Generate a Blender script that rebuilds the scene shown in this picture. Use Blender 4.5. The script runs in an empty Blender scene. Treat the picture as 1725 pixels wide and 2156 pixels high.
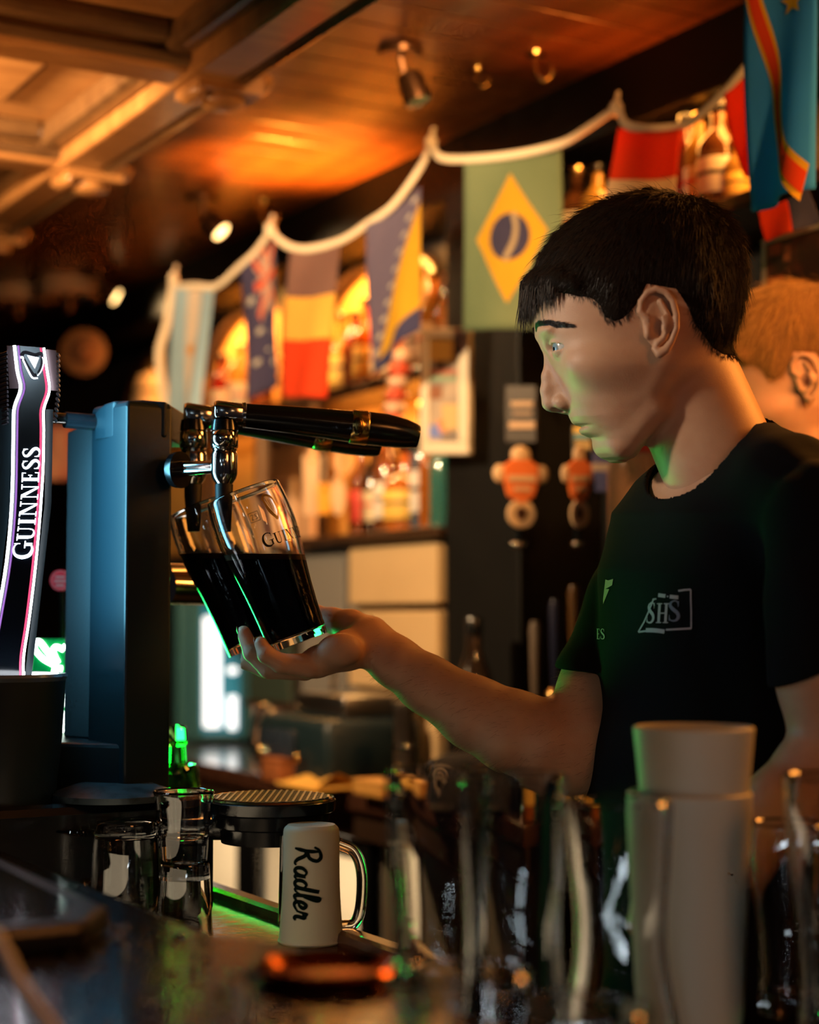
import bpy, bmesh, math, random
import numpy as np
from mathutils import Vector, Matrix, Euler

SC = bpy.context.scene
COL = SC.collection
PI = math.pi

# ------------------------------------------------------------------ camera
FPX = 3594.0                      # 50 mm lens on a 24 mm wide upright frame of 1725 px
TILT = math.radians(3.53)
CAM = Vector((0.0, 0.0, 1.25))
RT = Vector((1, 0, 0)); UP = Vector((0, -math.sin(TILT), math.cos(TILT))); FW = Vector((0, math.cos(TILT), math.sin(TILT)))
cd = bpy.data.cameras.new('camera'); cam = bpy.data.objects.new('camera', cd); COL.objects.link(cam)
cam.location = CAM; cam.rotation_euler = (PI/2 + TILT, 0, 0)
cd.sensor_fit = 'HORIZONTAL'; cd.sensor_width = 24.0; cd.lens = 50.0
cd.clip_start = 0.02
cd.dof.use_dof = True; cd.dof.focus_distance = 1.64; cd.dof.aperture_fstop = 2.4
SC.camera = cam

def P(px, py, d):
    """a point at depth d along the view axis"""
    return CAM + RT*((px-862.5)/FPX*d) + UP*((1078.0-py)/FPX*d) + FW*d

# bar axes: N runs from the customers towards the back bar, D runs along the bar
TH = math.radians(30)
NX, NY = math.cos(TH), math.sin(TH)
def B(n, m, z): return Vector((n*NX - m*NY, n*NY + m*NX, z))
def PN(px, py, n0):
    """the point of the sight line that lies at bar depth n0"""
    r = RT*((px-862.5)/FPX) + UP*((1078.0-py)/FPX) + FW
    return CAM + r*(n0/(r.x*NX + r.y*NY))
def toB(p): return (p.x*NX + p.y*NY, -p.x*NY + p.y*NX, p.z)

# ------------------------------------------------------------------ light
def lamp(name, kind, loc, energy, color, size=0.1, aim=None, size_y=None, spot=None, blend=0.5):
    ld = bpy.data.lights.new(name, kind); ld.energy = energy; ld.color = color
    if kind == 'AREA':
        ld.shape = 'RECTANGLE' if size_y else 'SQUARE'; ld.size = size
        if size_y: ld.size_y = size_y
    else: ld.shadow_soft_size = size
    if kind == 'SPOT': ld.spot_size = spot or 1.0; ld.spot_blend = blend
    o = bpy.data.objects.new(name, ld); COL.objects.link(o); o.location = loc
    if aim is not None: o.rotation_euler = (Vector(aim)-Vector(loc)).to_track_quat('-Z', 'Y').to_euler()
    return o
W = bpy.data.worlds.new('bar_room'); SC.world = W; W.use_nodes = True
W.node_tree.nodes['Background'].inputs[0].default_value = (0.012, 0.010, 0.012, 1); W.node_tree.nodes['Background'].inputs[1].default_value = 0.5
SC.view_settings.view_transform = 'Standard'; SC.view_settings.look = 'None'
SC.view_settings.exposure = 0.0; SC.view_settings.gamma = 1.0; SC.view_settings.use_curve_mapping = False
_c = SC.cycles
_c.max_bounces = 9; _c.diffuse_bounces = 2; _c.glossy_bounces = 3; _c.transmission_bounces = 9; _c.transparent_max_bounces = 8
_c.caustics_reflective = False; _c.caustics_refractive = False; _c.blur_glossy = 0.5; _c.sample_clamp_indirect = 6.0
_c.use_adaptive_sampling = True; _c.adaptive_threshold = 0.06; _c.adaptive_min_samples = 12
ORG = (1.0, 0.40, 0.07)
# lamps of the lit niches and shelves
lamp('niche_lamp', 'AREA', B(1.70, 3.18, 2.015), 7.0, ORG, 0.5, aim=B(1.74, 3.18, 1.5), size_y=0.08)
lamp('niche_lamp', 'AREA', B(1.70, 3.83, 2.015), 6.0, ORG, 0.5, aim=B(1.74, 3.83, 1.5), size_y=0.08)
lamp('shelf_lamp', 'AREA', B(1.66, 3.0, 1.685), 3.0, (1.0,0.52,0.16), 0.6, aim=B(1.70, 3.0, 1.2), size_y=0.06)
lamp('shelf_lamp', 'AREA', B(1.66, 1.75, 2.02), 6.0, (1.0,0.38,0.06), 0.9, aim=B(1.70, 1.75, 1.5), size_y=0.06)
lamp('glow_uplight', 'SPOT', B(1.52, 2.98, 1.80), 85.0, (1.0,0.30,0.03), 0.05, aim=B(1.47, 2.94, 2.14), spot=1.5, blend=1.0)  # added uplight hidden behind the flags for the orange ceiling glow
lamp('glow_uplight', 'SPOT', B(1.60, 2.10, 1.90), 4.0, (1.0,0.20,0.02), 0.04, aim=B(1.50, 2.05, 2.14), spot=1.9, blend=1.0)  # added uplight for the reddish patch on the ceiling
# ceiling spotlights out of the picture, turned to the back bar
lamp('back_bar_spot', 'SPOT', B(1.10, 1.55, 2.10), 40.0, (1.0,0.52,0.18), 0.03, aim=B(1.55, 3.1, 1.62), spot=1.0, blend=0.7)
lamp('back_bar_spot', 'SPOT', B(1.20, 0.6, 2.10), 50.0, (1.0,0.44,0.12), 0.03, aim=B(1.6, 2.0, 1.6), spot=1.1, blend=0.7)
lamp('side_lamp', 'AREA', B(1.62, 1.05, 1.75), 8.0, (1.0,0.34,0.05), 0.3, aim=P(1450,900,1.6))
lamp('flag_fill_spot', 'SPOT', B(0.30, 2.45, 1.99), 120.0, (1.0,0.66,0.34), 0.04, aim=B(1.45, 2.85, 1.70), spot=1.5, blend=0.6)  # added fill spot out of view, brightens flags and shelves
# cool light of the lit font and the green sign
lamp('font_lamp', 'AREA', P(132,1050,1.715), 0.9, (0.22,0.72,1.0), 0.04, aim=P(215,1060,1.735), size_y=0.25)
lamp('sign_lamp', 'AREA', P(262,1500,2.08), 1.7, (0.02,1.0,0.14), 0.10, aim=P(600,1500,1.76), size_y=0.16)
# added lights out of view on the customers' side, without fittings
lamp('face_key_spot', 'SPOT', (-0.80, 1.22, 1.78), 34.0, (1.0,0.84,0.62), 0.05, aim=P(1205,745,1.6), spot=0.36, blend=1.0)  # added key light for the front of the face
lamp('canopy_fill_spot', 'SPOT', B(-0.7, 2.0, 1.1), 240.0, (1.0,0.52,0.20), 0.1, aim=B(0.42, 2.45, 2.05), spot=0.72, blend=1.0)  # added uplight that brightens the canopy panels
lamp('orange_fill', 'AREA', (0.85, 0.15, 2.0), 3.4, (1.0,0.32,0.07), 0.35, aim=P(1200,1200,1.6))  # added orange fill for the forearm and side of the head
for _p, _e in (((-1.3,-0.5,1.9), 1.8), ((-0.35,-0.9,2.0), 0.5), ((-0.8,-0.2,1.55), 0.9)): lamp('glint_point', 'POINT', _p, _e, (0.62,0.84,1.0), 0.035)  # added points for cool highlights on the glasses
for _p in ((0.5,-0.6,2.0), (1.2,-0.2,1.9), (0.1,-1.2,1.6)): lamp('glint_point', 'POINT', _p, 0.6, (1.0,0.62,0.30), 0.035)  # added points for warm highlights on the glasses
lamp('worktop_fill', 'AREA', B(0.475, 1.28, 1.005), 0.20, (1.0,0.78,0.50), 0.55, aim=B(0.70, 1.30, 0.98), size_y=0.05)  # added strip hidden under the bar top, brightens mug and tumblers
lamp('worktop_fill', 'AREA', B(0.475, 0.75, 1.005), 0.7, (0.78,0.92,1.0), 0.40, aim=B(0.70, 0.80, 1.03), size_y=0.02)  # added cool strip for highlights in the foreground glasses

# ------------------------------------------------------------------ materials
MATS = {}
def mat(name, color=(0.5,0.5,0.5), rough=0.5, metal=0.0, trans=0.0, ior=1.45, emit=None, estr=0.0, sss=0.0, coat=0.0,
        noise=None, bump=None, alpha=1.0, spec=0.5, sheen=0.0):
    """noise=(colour2, scale, stretch xyz, lo, hi)   bump=(scale, strength, stretch xyz)"""
    if name in MATS: return MATS[name]
    m = bpy.data.materials.new(name); m.use_nodes = True; nt = m.node_tree; b = nt.nodes['Principled BSDF']
    I = b.inputs
    I['Base Color'].default_value = (*color, 1); I['Roughness'].default_value = rough; I['Metallic'].default_value = metal
    I['Transmission Weight'].default_value = trans; I['IOR'].default_value = ior; I['Alpha'].default_value = alpha
    I['Specular IOR Level'].default_value = spec; I['Coat Weight'].default_value = coat; I['Coat Roughness'].default_value = 0.12
    I['Sheen Weight'].default_value = sheen
    if emit: I['Emission Color'].default_value = (*emit, 1); I['Emission Strength'].default_value = estr
    if sss: I['Subsurface Weight'].default_value = sss; I['Subsurface Radius'].default_value = (0.010, 0.004, 0.002); I['Subsurface Scale'].default_value = 1.0
    def coords(st):
        tc = nt.nodes.new('ShaderNodeTexCoord'); mp = nt.nodes.new('ShaderNodeMapping'); mp.inputs['Scale'].default_value = st
        nt.links.new(tc.outputs['Object'], mp.inputs['Vector']); return mp.outputs[0]
    if noise:
        c2, sc, st, lo, hi = noise
        n = nt.nodes.new('ShaderNodeTexNoise'); n.inputs['Scale'].default_value = sc; n.inputs['Detail'].default_value = 5
        nt.links.new(coords(st), n.inputs['Vector'])
        r = nt.nodes.new('ShaderNodeValToRGB'); r.color_ramp.elements[0].position = lo; r.color_ramp.elements[1].position = hi
        r.color_ramp.elements[0].color = (*color, 1); r.color_ramp.elements[1].color = (*c2, 1)
        nt.links.new(n.outputs[0], r.inputs[0]); nt.links.new(r.outputs[0], I['Base Color'])
    if bump:
        sc, s, st = bump
        n = nt.nodes.new('ShaderNodeTexNoise'); n.inputs['Scale'].default_value = sc; n.inputs['Detail'].default_value = 4
        nt.links.new(coords(st), n.inputs['Vector'])
        bp = nt.nodes.new('ShaderNodeBump'); bp.inputs['Strength'].default_value = s; bp.inputs['Distance'].default_value = 0.003
        nt.links.new(n.outputs[0], bp.inputs['Height']); nt.links.new(bp.outputs[0], I['Normal'])
    MATS[name] = m
    return m
ONE = (1, 1, 1)

# ------------------------------------------------------------------ mesh building
def mk(name, V, F, m, parent=None, smooth=True, bevel=0.0, loc=None, seg=2, weld=False):
    me = bpy.data.meshes.new(name)
    me.from_pydata([tuple(v) for v in V], [], [tuple(f) for f in F]); me.validate(); me.update()
    if smooth: me.polygons.foreach_set('use_smooth', [True]*len(me.polygons))
    if m: me.materials.append(m)
    o = bpy.data.objects.new(name, me); COL.objects.link(o)
    if parent: o.parent = parent
    if loc is not None: o.location = loc
    if bevel:
        b = o.modifiers.new('bevel', 'BEVEL'); b.width = bevel; b.segments = seg; b.limit_method = 'ANGLE'; b.angle_limit = 0.6
        b.harden_normals = False
    if smooth and len(me.polygons) and not bevel:
        try: me.set_sharp_from_angle(angle=math.radians(42))
        except Exception: pass
    return o
def mk_np(name, V, F, m, parent=None, sharp=None):
    V = np.asarray(V, np.float32); F = np.asarray(F, np.int32); k = F.shape[1]
    me = bpy.data.meshes.new(name); me.vertices.add(len(V)); me.vertices.foreach_set('co', V.ravel())
    me.loops.add(F.size); me.loops.foreach_set('vertex_index', F.ravel())
    me.polygons.add(len(F)); me.polygons.foreach_set('loop_start', np.arange(0, F.size, k, dtype=np.int32))
    me.polygons.foreach_set('use_smooth', np.ones(len(F), bool))
    me.update(calc_edges=True); me.validate()
    if m: me.materials.append(m)
    o = bpy.data.objects.new(name, me); COL.objects.link(o)
    if parent: o.parent = parent
    return o

class MB:
    def __init__(s): s.v = []; s.f = []
    def add(s, V, F):
        k = len(s.v); s.v += [Vector(v) for v in V]; s.f += [tuple(i+k for i in f) for f in F]; return s
    def box(s, c, sz, rot=None):
        x, y, z = sz[0]/2, sz[1]/2, sz[2]/2; c = Vector(c)
        V = [Vector(p) for p in ((-x,-y,-z),(x,-y,-z),(x,y,-z),(-x,y,-z),(-x,-y,z),(x,-y,z),(x,y,z),(-x,y,z))]
        if rot is not None: V = [rot @ p for p in V]
        return s.add([p+c for p in V], [(0,3,2,1),(4,5,6,7),(0,1,5,4),(1,2,6,5),(2,3,7,6),(3,0,4,7)])
    def hexa(s, bot, top):
        """eight corners: four below, four above"""
        return s.add(list(bot)+list(top), [(0,3,2,1),(4,5,6,7),(0,1,5,4),(1,2,6,5),(2,3,7,6),(3,0,4,7)])
    def prism(s, pts, z0, z1, ax='z'):
        n = len(pts)
        def q(p, h): return {'z': (p[0],p[1],h), 'y': (p[0],h,p[1]), 'x': (h,p[0],p[1])}[ax]
        return s.add([q(p, z0) for p in pts]+[q(p, z1) for p in pts],
              [tuple(range(n))[::-1], tuple(range(n, 2*n))]+[(i,(i+1)%n,n+(i+1)%n,n+i) for i in range(n)])
    def tube(s, pts, rad, n=10, cap=True, squash=1.0, up=None):
        pts = [Vector(p) for p in pts]; L = len(pts)
        if not hasattr(rad, '__len__'): rad = [rad]*L
        V = []; F = []; ref = Vector(up) if up else None; prev = None
        for i, p in enumerate(pts):
            t = (pts[min(i+1,L-1)]-pts[max(i-1,0)]); t = t.normalized() if t.length > 1e-9 else Vector((0,0,1))
            if prev is None:
                a = ref if ref is not None else (Vector((0,0,1)) if abs(t.z) < 0.9 else Vector((1,0,0)))
                u = (a - t*a.dot(t)).normalized()
            else:
                a = ref if ref is not None else prev
                u = (a - t*a.dot(t)); u = u.normalized() if u.length > 1e-6 else prev
            prev = u; w = t.cross(u)
            for k in range(n):
                an = 2*PI*k/n; V.append(p + u*(math.cos(an)*rad[i]*squash) + w*(math.sin(an)*rad[i]))
        for i in range(L-1):
            for k in range(n): F.append((i*n+k, i*n+(k+1)%n, (i+1)*n+(k+1)%n, (i+1)*n+k))
        if cap: F += [tuple(range(n))[::-1], tuple(range((L-1)*n, L*n))]
        return s.add(V, F)
    def cyl(s, p0, p1, r0, r1=None, n=20): return s.tube([p0, p1], [r0, r0 if r1 is None else r1], n)
    def lathe(s, prof, n=32, M=None, cap0=False, cap1=False):
        V = []; F = []
        for r, z in prof:
            for k in range(n): V.append(Vector((r*math.cos(2*PI*k/n), r*math.sin(2*PI*k/n), z)))
        for i in range(len(prof)-1):
            for k in range(n): F.append((i*n+k, i*n+(k+1)%n, (i+1)*n+(k+1)%n, (i+1)*n+k))
        if cap0: F.append(tuple(range(n))[::-1])
        if cap1: F.append(tuple(range((len(prof)-1)*n, len(prof)*n)))
        if M is not None: V = [M @ v for v in V]
        return s.add(V, F)
    def ellipsoid(s, c, r, n=16, m=10):
        c = Vector(c)
        return s.lathe([(max(1e-4, math.sin(PI*i/m)), -math.cos(PI*i/m)) for i in range(m+1)], n, Matrix.Translation(c) @ Matrix.Diagonal((r[0],r[1],r[2],1)))
    def build(s, name, m, parent=None, smooth=True, bevel=0.0, loc=None, seg=2): return mk(name, s.v, s.f, m, parent, smooth, bevel, loc, seg)

def tag(o, label=None, cat=None, group=None, kind=None):
    if label: o['label'] = label
    if cat: o['category'] = cat
    if group: o['group'] = group
    if kind: o['kind'] = kind
    return o
def thing(name, label, cat, loc=(0,0,0), rotz=0.0, group=None):
    o = bpy.data.objects.new(name, None); COL.objects.link(o); o.empty_display_size = 0.05
    o.location = loc; o.rotation_euler = (0, 0, rotz)
    return tag(o, label, cat, group)
def struct(o): o['kind'] = 'structure'; return o
def copy_thing(o, loc=None, rotz=None, label=None, parent=None):
    c = o.copy(); COL.objects.link(c)
    if parent: c.parent = parent
    if loc is not None: c.location = loc
    if rotz is not None: c.rotation_euler = (0, 0, rotz)
    if label: c['label'] = label
    for ch in [x for x in bpy.data.objects if x.parent == o]: copy_thing(ch, parent=c)
    return c

def catmull(pts, k=6):
    pts = [np.array(p, float) for p in pts]
    if len(pts) < 3: return [tuple(pts[0]+(pts[-1]-pts[0])*i/k) for i in range(k+1)]
    E = [2*pts[0]-pts[1]]+pts+[2*pts[-1]-pts[-2]]; out = []
    for i in range(1, len(E)-2):
        a, b, c, d = E[i-1], E[i], E[i+1], E[i+2]
        for j in range(k):
            t = j/k; out.append(tuple(0.5*((2*b)+(c-a)*t+(2*a-5*b+4*c-d)*t*t+(3*b-a-3*c+d)*t**3)))
    out.append(tuple(pts[-1])); return out
def ribbon(pts, w):
    """2-D stroke -> list of quads ((x,y)*4); w a width or a list of widths"""
    n = len(pts); W_ = [w]*n if not hasattr(w, '__len__') else [w[0]+(w[-1]-w[0])*i/(n-1) if len(w) == 2 else np.interp(i/(n-1), np.linspace(0,1,len(w)), w) for i in range(n)]
    L = []; R = []
    for i in range(n):
        a = np.array(pts[max(i-1,0)]); b = np.array(pts[min(i+1,n-1)]); t = b-a; t = t/(np.linalg.norm(t)+1e-9); q = np.array((-t[1], t[0]))
        L.append(np.array(pts[i])+q*W_[i]/2); R.append(np.array(pts[i])-q*W_[i]/2)
    return [(tuple(R[i]), tuple(R[i+1]), tuple(L[i+1]), tuple(L[i])) for i in range(n-1)]
def quads_mesh(Q, fn, name, m, parent=None, smooth=False):
    V = []; F = []
    for q in Q: k = len(V); V += [fn(*p) for p in q]; F.append(tuple(range(k, k+len(q))))
    return mk(name, V, F, m, parent, smooth)
def rect(x0, y0, x1, y1): return [((x0,y0),(x1,y0),(x1,y1),(x0,y1))]
def cv(*p, w=0.1, k=6): return ribbon(catmull(p, k), w)
def ln(*p, w=0.1): return ribbon(list(p), w)
TK, TN, SF = 0.17, 0.055, 0.05     # thick and thin strokes, serif height
def serif(x, y, hw=0.15): return rect(x-hw, y, x+hw, y+SF) if y < 0.5 else rect(x-hw, y-SF, x+hw, y)
GLY = {
 'G': (0.86, cv((0.78,0.80),(0.66,0.95),(0.44,0.99),(0.20,0.86),(0.09,0.52),(0.18,0.16),(0.42,0.02),(0.62,0.05),(0.74,0.14), w=[0.04,0.06,0.10,0.18,0.18,0.10,0.05])+rect(0.66,0.05,0.80,0.42)+rect(0.54,0.40,0.90,0.45)+rect(0.745,0.68,0.785,0.98)),
 'U': (0.86, rect(0.14,0.32,0.14+TK,1.0)+cv((0.225,0.36),(0.27,0.12),(0.46,0.025),(0.64,0.12),(0.69,0.36), w=[0.17,0.12,0.06,0.055])+rect(0.665,0.34,0.715,1.0)+serif(0.225,1.0,0.19)+serif(0.69,1.0,0.14)),
 'I': (0.42, rect(0.125,0,0.125+TK,1)+serif(0.21,0,0.18)+serif(0.21,1,0.18)),
 'N': (0.92, rect(0.155,0,0.205,1)+rect(0.715,0,0.765,1)+[((0.10,1.0),(0.30,1.0),(0.765,0.0),(0.665,0.0))]+serif(0.18,0,0.14)+serif(0.74,1,0.14)+serif(0.12,1,0.08)),
 'E': (0.70, rect(0.12,0,0.12+TK,1)+rect(0.05,0,0.60,SF)+rect(0.05,1-SF,0.58,1)+rect(0.2,0.49,0.45,0.535)+rect(0.56,0,0.60,0.24)+rect(0.54,0.78,0.58,1)+rect(0.42,0.40,0.455,0.63)),
 'S': (0.64, cv((0.50,0.80),(0.42,0.94),(0.28,0.98),(0.13,0.88),(0.12,0.72),(0.28,0.55),(0.46,0.40),(0.53,0.22),(0.44,0.06),(0.28,0.02),(0.14,0.07),(0.08,0.20), w=[0.05,0.06,0.08,0.13,0.17,0.17,0.15,0.09,0.06,0.05])+rect(0.475,0.70,0.51,0.97)+rect(0.07,0.03,0.105,0.30)),
 'H': (0.90, rect(0.14,0,0.31,1)+rect(0.60,0,0.77,1)+rect(0.25,0.47,0.65,0.53)+serif(0.225,0,0.18)+serif(0.225,1,0.18)+serif(0.685,0,0.18)+serif(0.685,1,0.18)),
 'P': (0.72, rect(0.12,0,0.29,1)+cv((0.2,0.97),(0.44,0.95),(0.60,0.76),(0.46,0.52),(0.2,0.49), w=[0.06,0.07,0.17,0.07,0.06])+serif(0.2,0,0.18)),
 '2': (0.6, cv((0.10,0.78),(0.2,0.96),(0.42,0.92),(0.46,0.7),(0.1,0.05), w=0.11)+rect(0.08,0,0.52,0.11)),
 '5': (0.6, rect(0.14,0.88,0.5,0.98)+rect(0.12,0.5,0.22,0.98)+cv((0.16,0.55),(0.36,0.6),(0.5,0.36),(0.36,0.06),(0.08,0.08), w=0.11)),
}
def word(txt, h=1.0, gap=0.02, first=1.0):
    """flat letters set in a row from x = 0, cap height h"""
    Q = []; x = 0.0
    for i, c in enumerate(txt):
        a, q = GLY[c]; s = h*(first if i == 0 else 1.0)
        Q += [tuple((x+p[0]*s, p[1]*s) for p in e) for e in q]; x += (a+gap)*s
    return Q, x
# brush script, drawn as centre lines with swelling widths
SCRIPT = {
 'R': (0.80, [((0.20,0.98),(0.16,0.5),(0.06,0.02)), ((0.0,0.80),(0.14,0.98),(0.42,1.06),(0.58,0.90),(0.46,0.62),(0.20,0.52),(0.36,0.44),(0.52,0.14),(0.66,0.02),(0.76,0.08))]),
 'a': (0.52, [((0.40,0.44),(0.24,0.50),(0.08,0.34),(0.08,0.10),(0.22,0.02),(0.36,0.20),(0.42,0.46),(0.38,0.12),(0.44,0.02),(0.54,0.10))]),
 'd': (0.56, [((0.40,0.40),(0.24,0.50),(0.08,0.34),(0.08,0.10),(0.22,0.02),(0.36,0.20),(0.54,1.0),(0.40,0.30),(0.42,0.04),(0.56,0.10))]),
 'l': (0.32, [((0.0,0.10),(0.20,0.50),(0.34,0.94),(0.24,0.98),(0.14,0.50),(0.12,0.08),(0.22,0.02),(0.34,0.12))]),
 'e': (0.42, [((0.04,0.18),(0.22,0.24),(0.32,0.40),(0.20,0.50),(0.07,0.32),(0.08,0.08),(0.22,0.01),(0.44,0.14))]),
 'r': (0.40, [((0.02,0.12),(0.14,0.52),(0.18,0.42),(0.30,0.44),(0.24,0.16),(0.30,0.02),(0.40,0.08))]),
 'h': (0.62, [((0.0,0.08),(0.22,0.55),(0.38,1.05),(0.26,1.10),(0.16,0.6),(0.06,0.0)), ((0.10,0.22),(0.28,0.50),(0.40,0.42),(0.34,0.12),(0.42,0.0),(0.60,0.14))]),
 'c': (0.42, [((0.36,0.40),(0.24,0.50),(0.07,0.32),(0.08,0.08),(0.22,0.01),(0.42,0.14))]),
 'n': (0.54, [((0.02,0.0),(0.08,0.48),(0.1,0.2),(0.28,0.5),(0.36,0.4),(0.32,0.08),(0.42,0.0),(0.54,0.12))]),
}
def script(txt, h=1.0, w=0.10):
    Q = []; x = 0.0
    for c in txt:
        a, st = SCRIPT[c]
        for s in st: Q += [tuple((p[0]*h, p[1]*h) for p in q) for q in ribbon([(x+p[0], p[1]) for p in catmull(s, 7)], [w*0.6, w*1.25, w*1.1, w*1.3, w*0.6])]
        x += a
    return Q, x*h

# ------------------------------------------------------------------ implicit surfaces
def surface_nets(lo, hi, h, fn, coarse=4, band=None):
    lo = np.array(lo, float); n = (np.ceil((np.array(hi)-lo)/(h*coarse)).astype(int)+1)*coarse+1
    cn = (n-1)//coarse + 1
    ax = [lo[i]+np.arange(cn[i])*h*coarse for i in range(3)]
    G = np.stack(np.meshgrid(*ax, indexing='ij'), -1).reshape(-1, 3)
    C = fn(G).reshape(cn); band = band or h*coarse*1.9
    near = np.abs(C) < band
    V = np.repeat(np.repeat(np.repeat(C, coarse, 0), coarse, 1), coarse, 2)
    NB = np.repeat(np.repeat(np.repeat(near, coarse, 0), coarse, 1), coarse, 2)
    o = coarse//2
    V = V[o:o+n[0], o:o+n[1], o:o+n[2]].copy(); NB = NB[o:o+n[0], o:o+n[1], o:o+n[2]]
    n = np.array(V.shape)
    idx = np.argwhere(NB); V[NB] = fn(lo + idx*h)
    S = V < 0
    cs = [S[a:n[0]-1+a, b:n[1]-1+b, c:n[2]-1+c] for a in (0,1) for b in (0,1) for c in (0,1)]
    cnt = np.zeros(n-1, np.int8)
    for c in cs: cnt += c
    act = (cnt > 0) & (cnt < 8); cells = np.argwhere(act); ids = -np.ones(n-1, np.int64); ids[act] = np.arange(len(cells))
    acc = np.zeros((len(cells), 3)); num = np.zeros(len(cells))
    cor = [(a,b,c) for a in (0,1) for b in (0,1) for c in (0,1)]
    for i, p in enumerate(cor):
        for j, q in enumerate(cor):
            if j <= i or sum(abs(p[k]-q[k]) for k in range(3)) != 1: continue
            vp = V[cells[:,0]+p[0], cells[:,1]+p[1], cells[:,2]+p[2]]; vq = V[cells[:,0]+q[0], cells[:,1]+q[1], cells[:,2]+q[2]]
            m = (vp < 0) != (vq < 0); t = np.where(m, vp/np.where(m, vp-vq, 1), 0)
            acc += m[:,None]*(np.array(p)+t[:,None]*(np.array(q)-np.array(p))); num += m
    VV = lo + (cells + acc/num[:,None])*h
    F = []
    for d in range(3):
        e, g = (d+1) % 3, (d+2) % 3
        sl0 = [slice(1,-1)]*3; sl0[d] = slice(0,-1); sl1 = list(sl0); sl1[d] = slice(1,None)
        A = S[tuple(sl0)]; Bq = S[tuple(sl1)]; k = np.argwhere(A != Bq)
        if not len(k): continue
        off = np.ones(3, int); off[d] = 0; base = k + off; inside = A[tuple(k.T)]
        def cid(de, dg):
            c = base.copy(); c[:,e] -= de; c[:,g] -= dg; return ids[tuple(c.T)]
        q = np.stack([cid(1,1), cid(0,1), cid(0,0), cid(1,0)], 1)
        q[~inside] = q[~inside][:, ::-1]; F.append(q)
    F = np.concatenate(F); F = F[(F >= 0).all(1)]
    return VV, F
def smin(a, b, k):
    h = np.clip(0.5+0.5*(b-a)/k, 0, 1); return b*(1-h)+a*h-k*h*(1-h)
def smax(a, b, k): return -smin(-a, -b, k)
def s_ell(p, c, r, R=None):
    q = p-np.array(c)
    if R is not None: q = q @ R
    k0 = np.sqrt((( q/np.array(r))**2).sum(1)); k1 = np.sqrt(((q/np.array(r)**2)**2).sum(1)); return k0*(k0-1)/np.maximum(k1, 1e-9)
def s_cone(p, a, b, ra, rb):
    a = np.array(a, float); b = np.array(b, float); ab = b-a; t = np.clip(((p-a)@ab)/(ab@ab), 0, 1)
    return np.sqrt(((p-a-t[:,None]*ab)**2).sum(1)) - (ra+(rb-ra)*t)
def s_chain(p, pts, k=0.0):
    """pts: (x,y,z,r) joined by tapering capsules"""
    f = None
    for a, b in zip(pts[:-1], pts[1:]):
        g = s_cone(p, a[:3], b[:3], a[3], b[3]); f = g if f is None else (np.minimum(f, g) if not k else smin(f, g, k))
    return f
def vert_smooth(V, F, it=2, lam=0.5):
    V = V.copy(); n = len(V)
    e = np.concatenate([F[:, [0,1]], F[:, [1,2]], F[:, [2,3]], F[:, [3,0]]]); deg = np.bincount(e.ravel(), minlength=n).astype(float)
    for s in range(it):
        A = np.zeros_like(V)
        for d in range(3): A[:,d] = np.bincount(e[:,0], V[e[:,1],d], n)+np.bincount(e[:,1], V[e[:,0],d], n)
        V += lam*(A/np.maximum(deg,1)[:,None]-V)
    return V

# ------------------------------------------------------------------ the room
ZC = 2.14; NW = 1.80
WOOD = mat('varnished_ceiling_wood', (0.22,0.080,0.022), 0.36, coat=0.15, noise=((0.09,0.032,0.010), 5, (3,1,30), 0.3, 0.75), bump=(9, 0.12, (2,1,30)))
BLACKW = mat('black_painted_wood', (0.004,0.004,0.004), 0.55, spec=0.25)
DARKW = mat('dark_wall_paint', (0.016,0.013,0.016), 0.7, noise=((0.028,0.020,0.018), 3, ONE, 0.4, 0.7))
def barbox(mb, n0, n1, m0, m1, z0, z1):
    return mb.hexa([B(n0,m0,z0), B(n1,m0,z0), B(n1,m1,z0), B(n0,m1,z0)], [B(n0,m0,z1), B(n1,m0,z1), B(n1,m1,z1), B(n0,m1,z1)])
struct(barbox(MB(), -2.2, 2.0, -1.2, 7.2, -0.06, 0).build('floor', mat('dark_floor', (0.03,0.022,0.018), 0.4, noise=((0.05,0.035,0.025), 6, ONE, 0.3, 0.7)), smooth=False))
struct(barbox(MB(), NW, NW+0.1, -1.2, 7.2, 0, 2.4).build('wall_back', DARKW, smooth=False))
struct(barbox(MB(), -2.2, NW, 6.6, 6.7, 0, 2.4).build('wall_left', mat('far_wall_paint', (0.012,0.013,0.020), 0.75, noise=((0.020,0.020,0.030), 2, ONE, 0.3, 0.7)), smooth=False))
ceil = struct(barbox(MB(), -2.2, NW, -1.2, 7.2, ZC+0.012, ZC+0.08).build('ceiling', BLACKW, smooth=False))
pl = None
for k in range(52):
    if pl is None:
        mb = MB().box((0,0,0), (0.66,0.088,0.014)); pl = mb.build('plank', WOOD, ceil, smooth=False, bevel=0.003); o = pl
    else: o = pl.copy(); COL.objects.link(o)
    o.location = B(1.315, 0.9+0.09*k, ZC+0.006); o.rotation_euler = (0, 0, TH)
struct(barbox(MB(), 1.63, NW, -1.2, 7.2, 2.03, ZC+0.02).build('trim_1', BLACKW, smooth=False, bevel=0.004))

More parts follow.
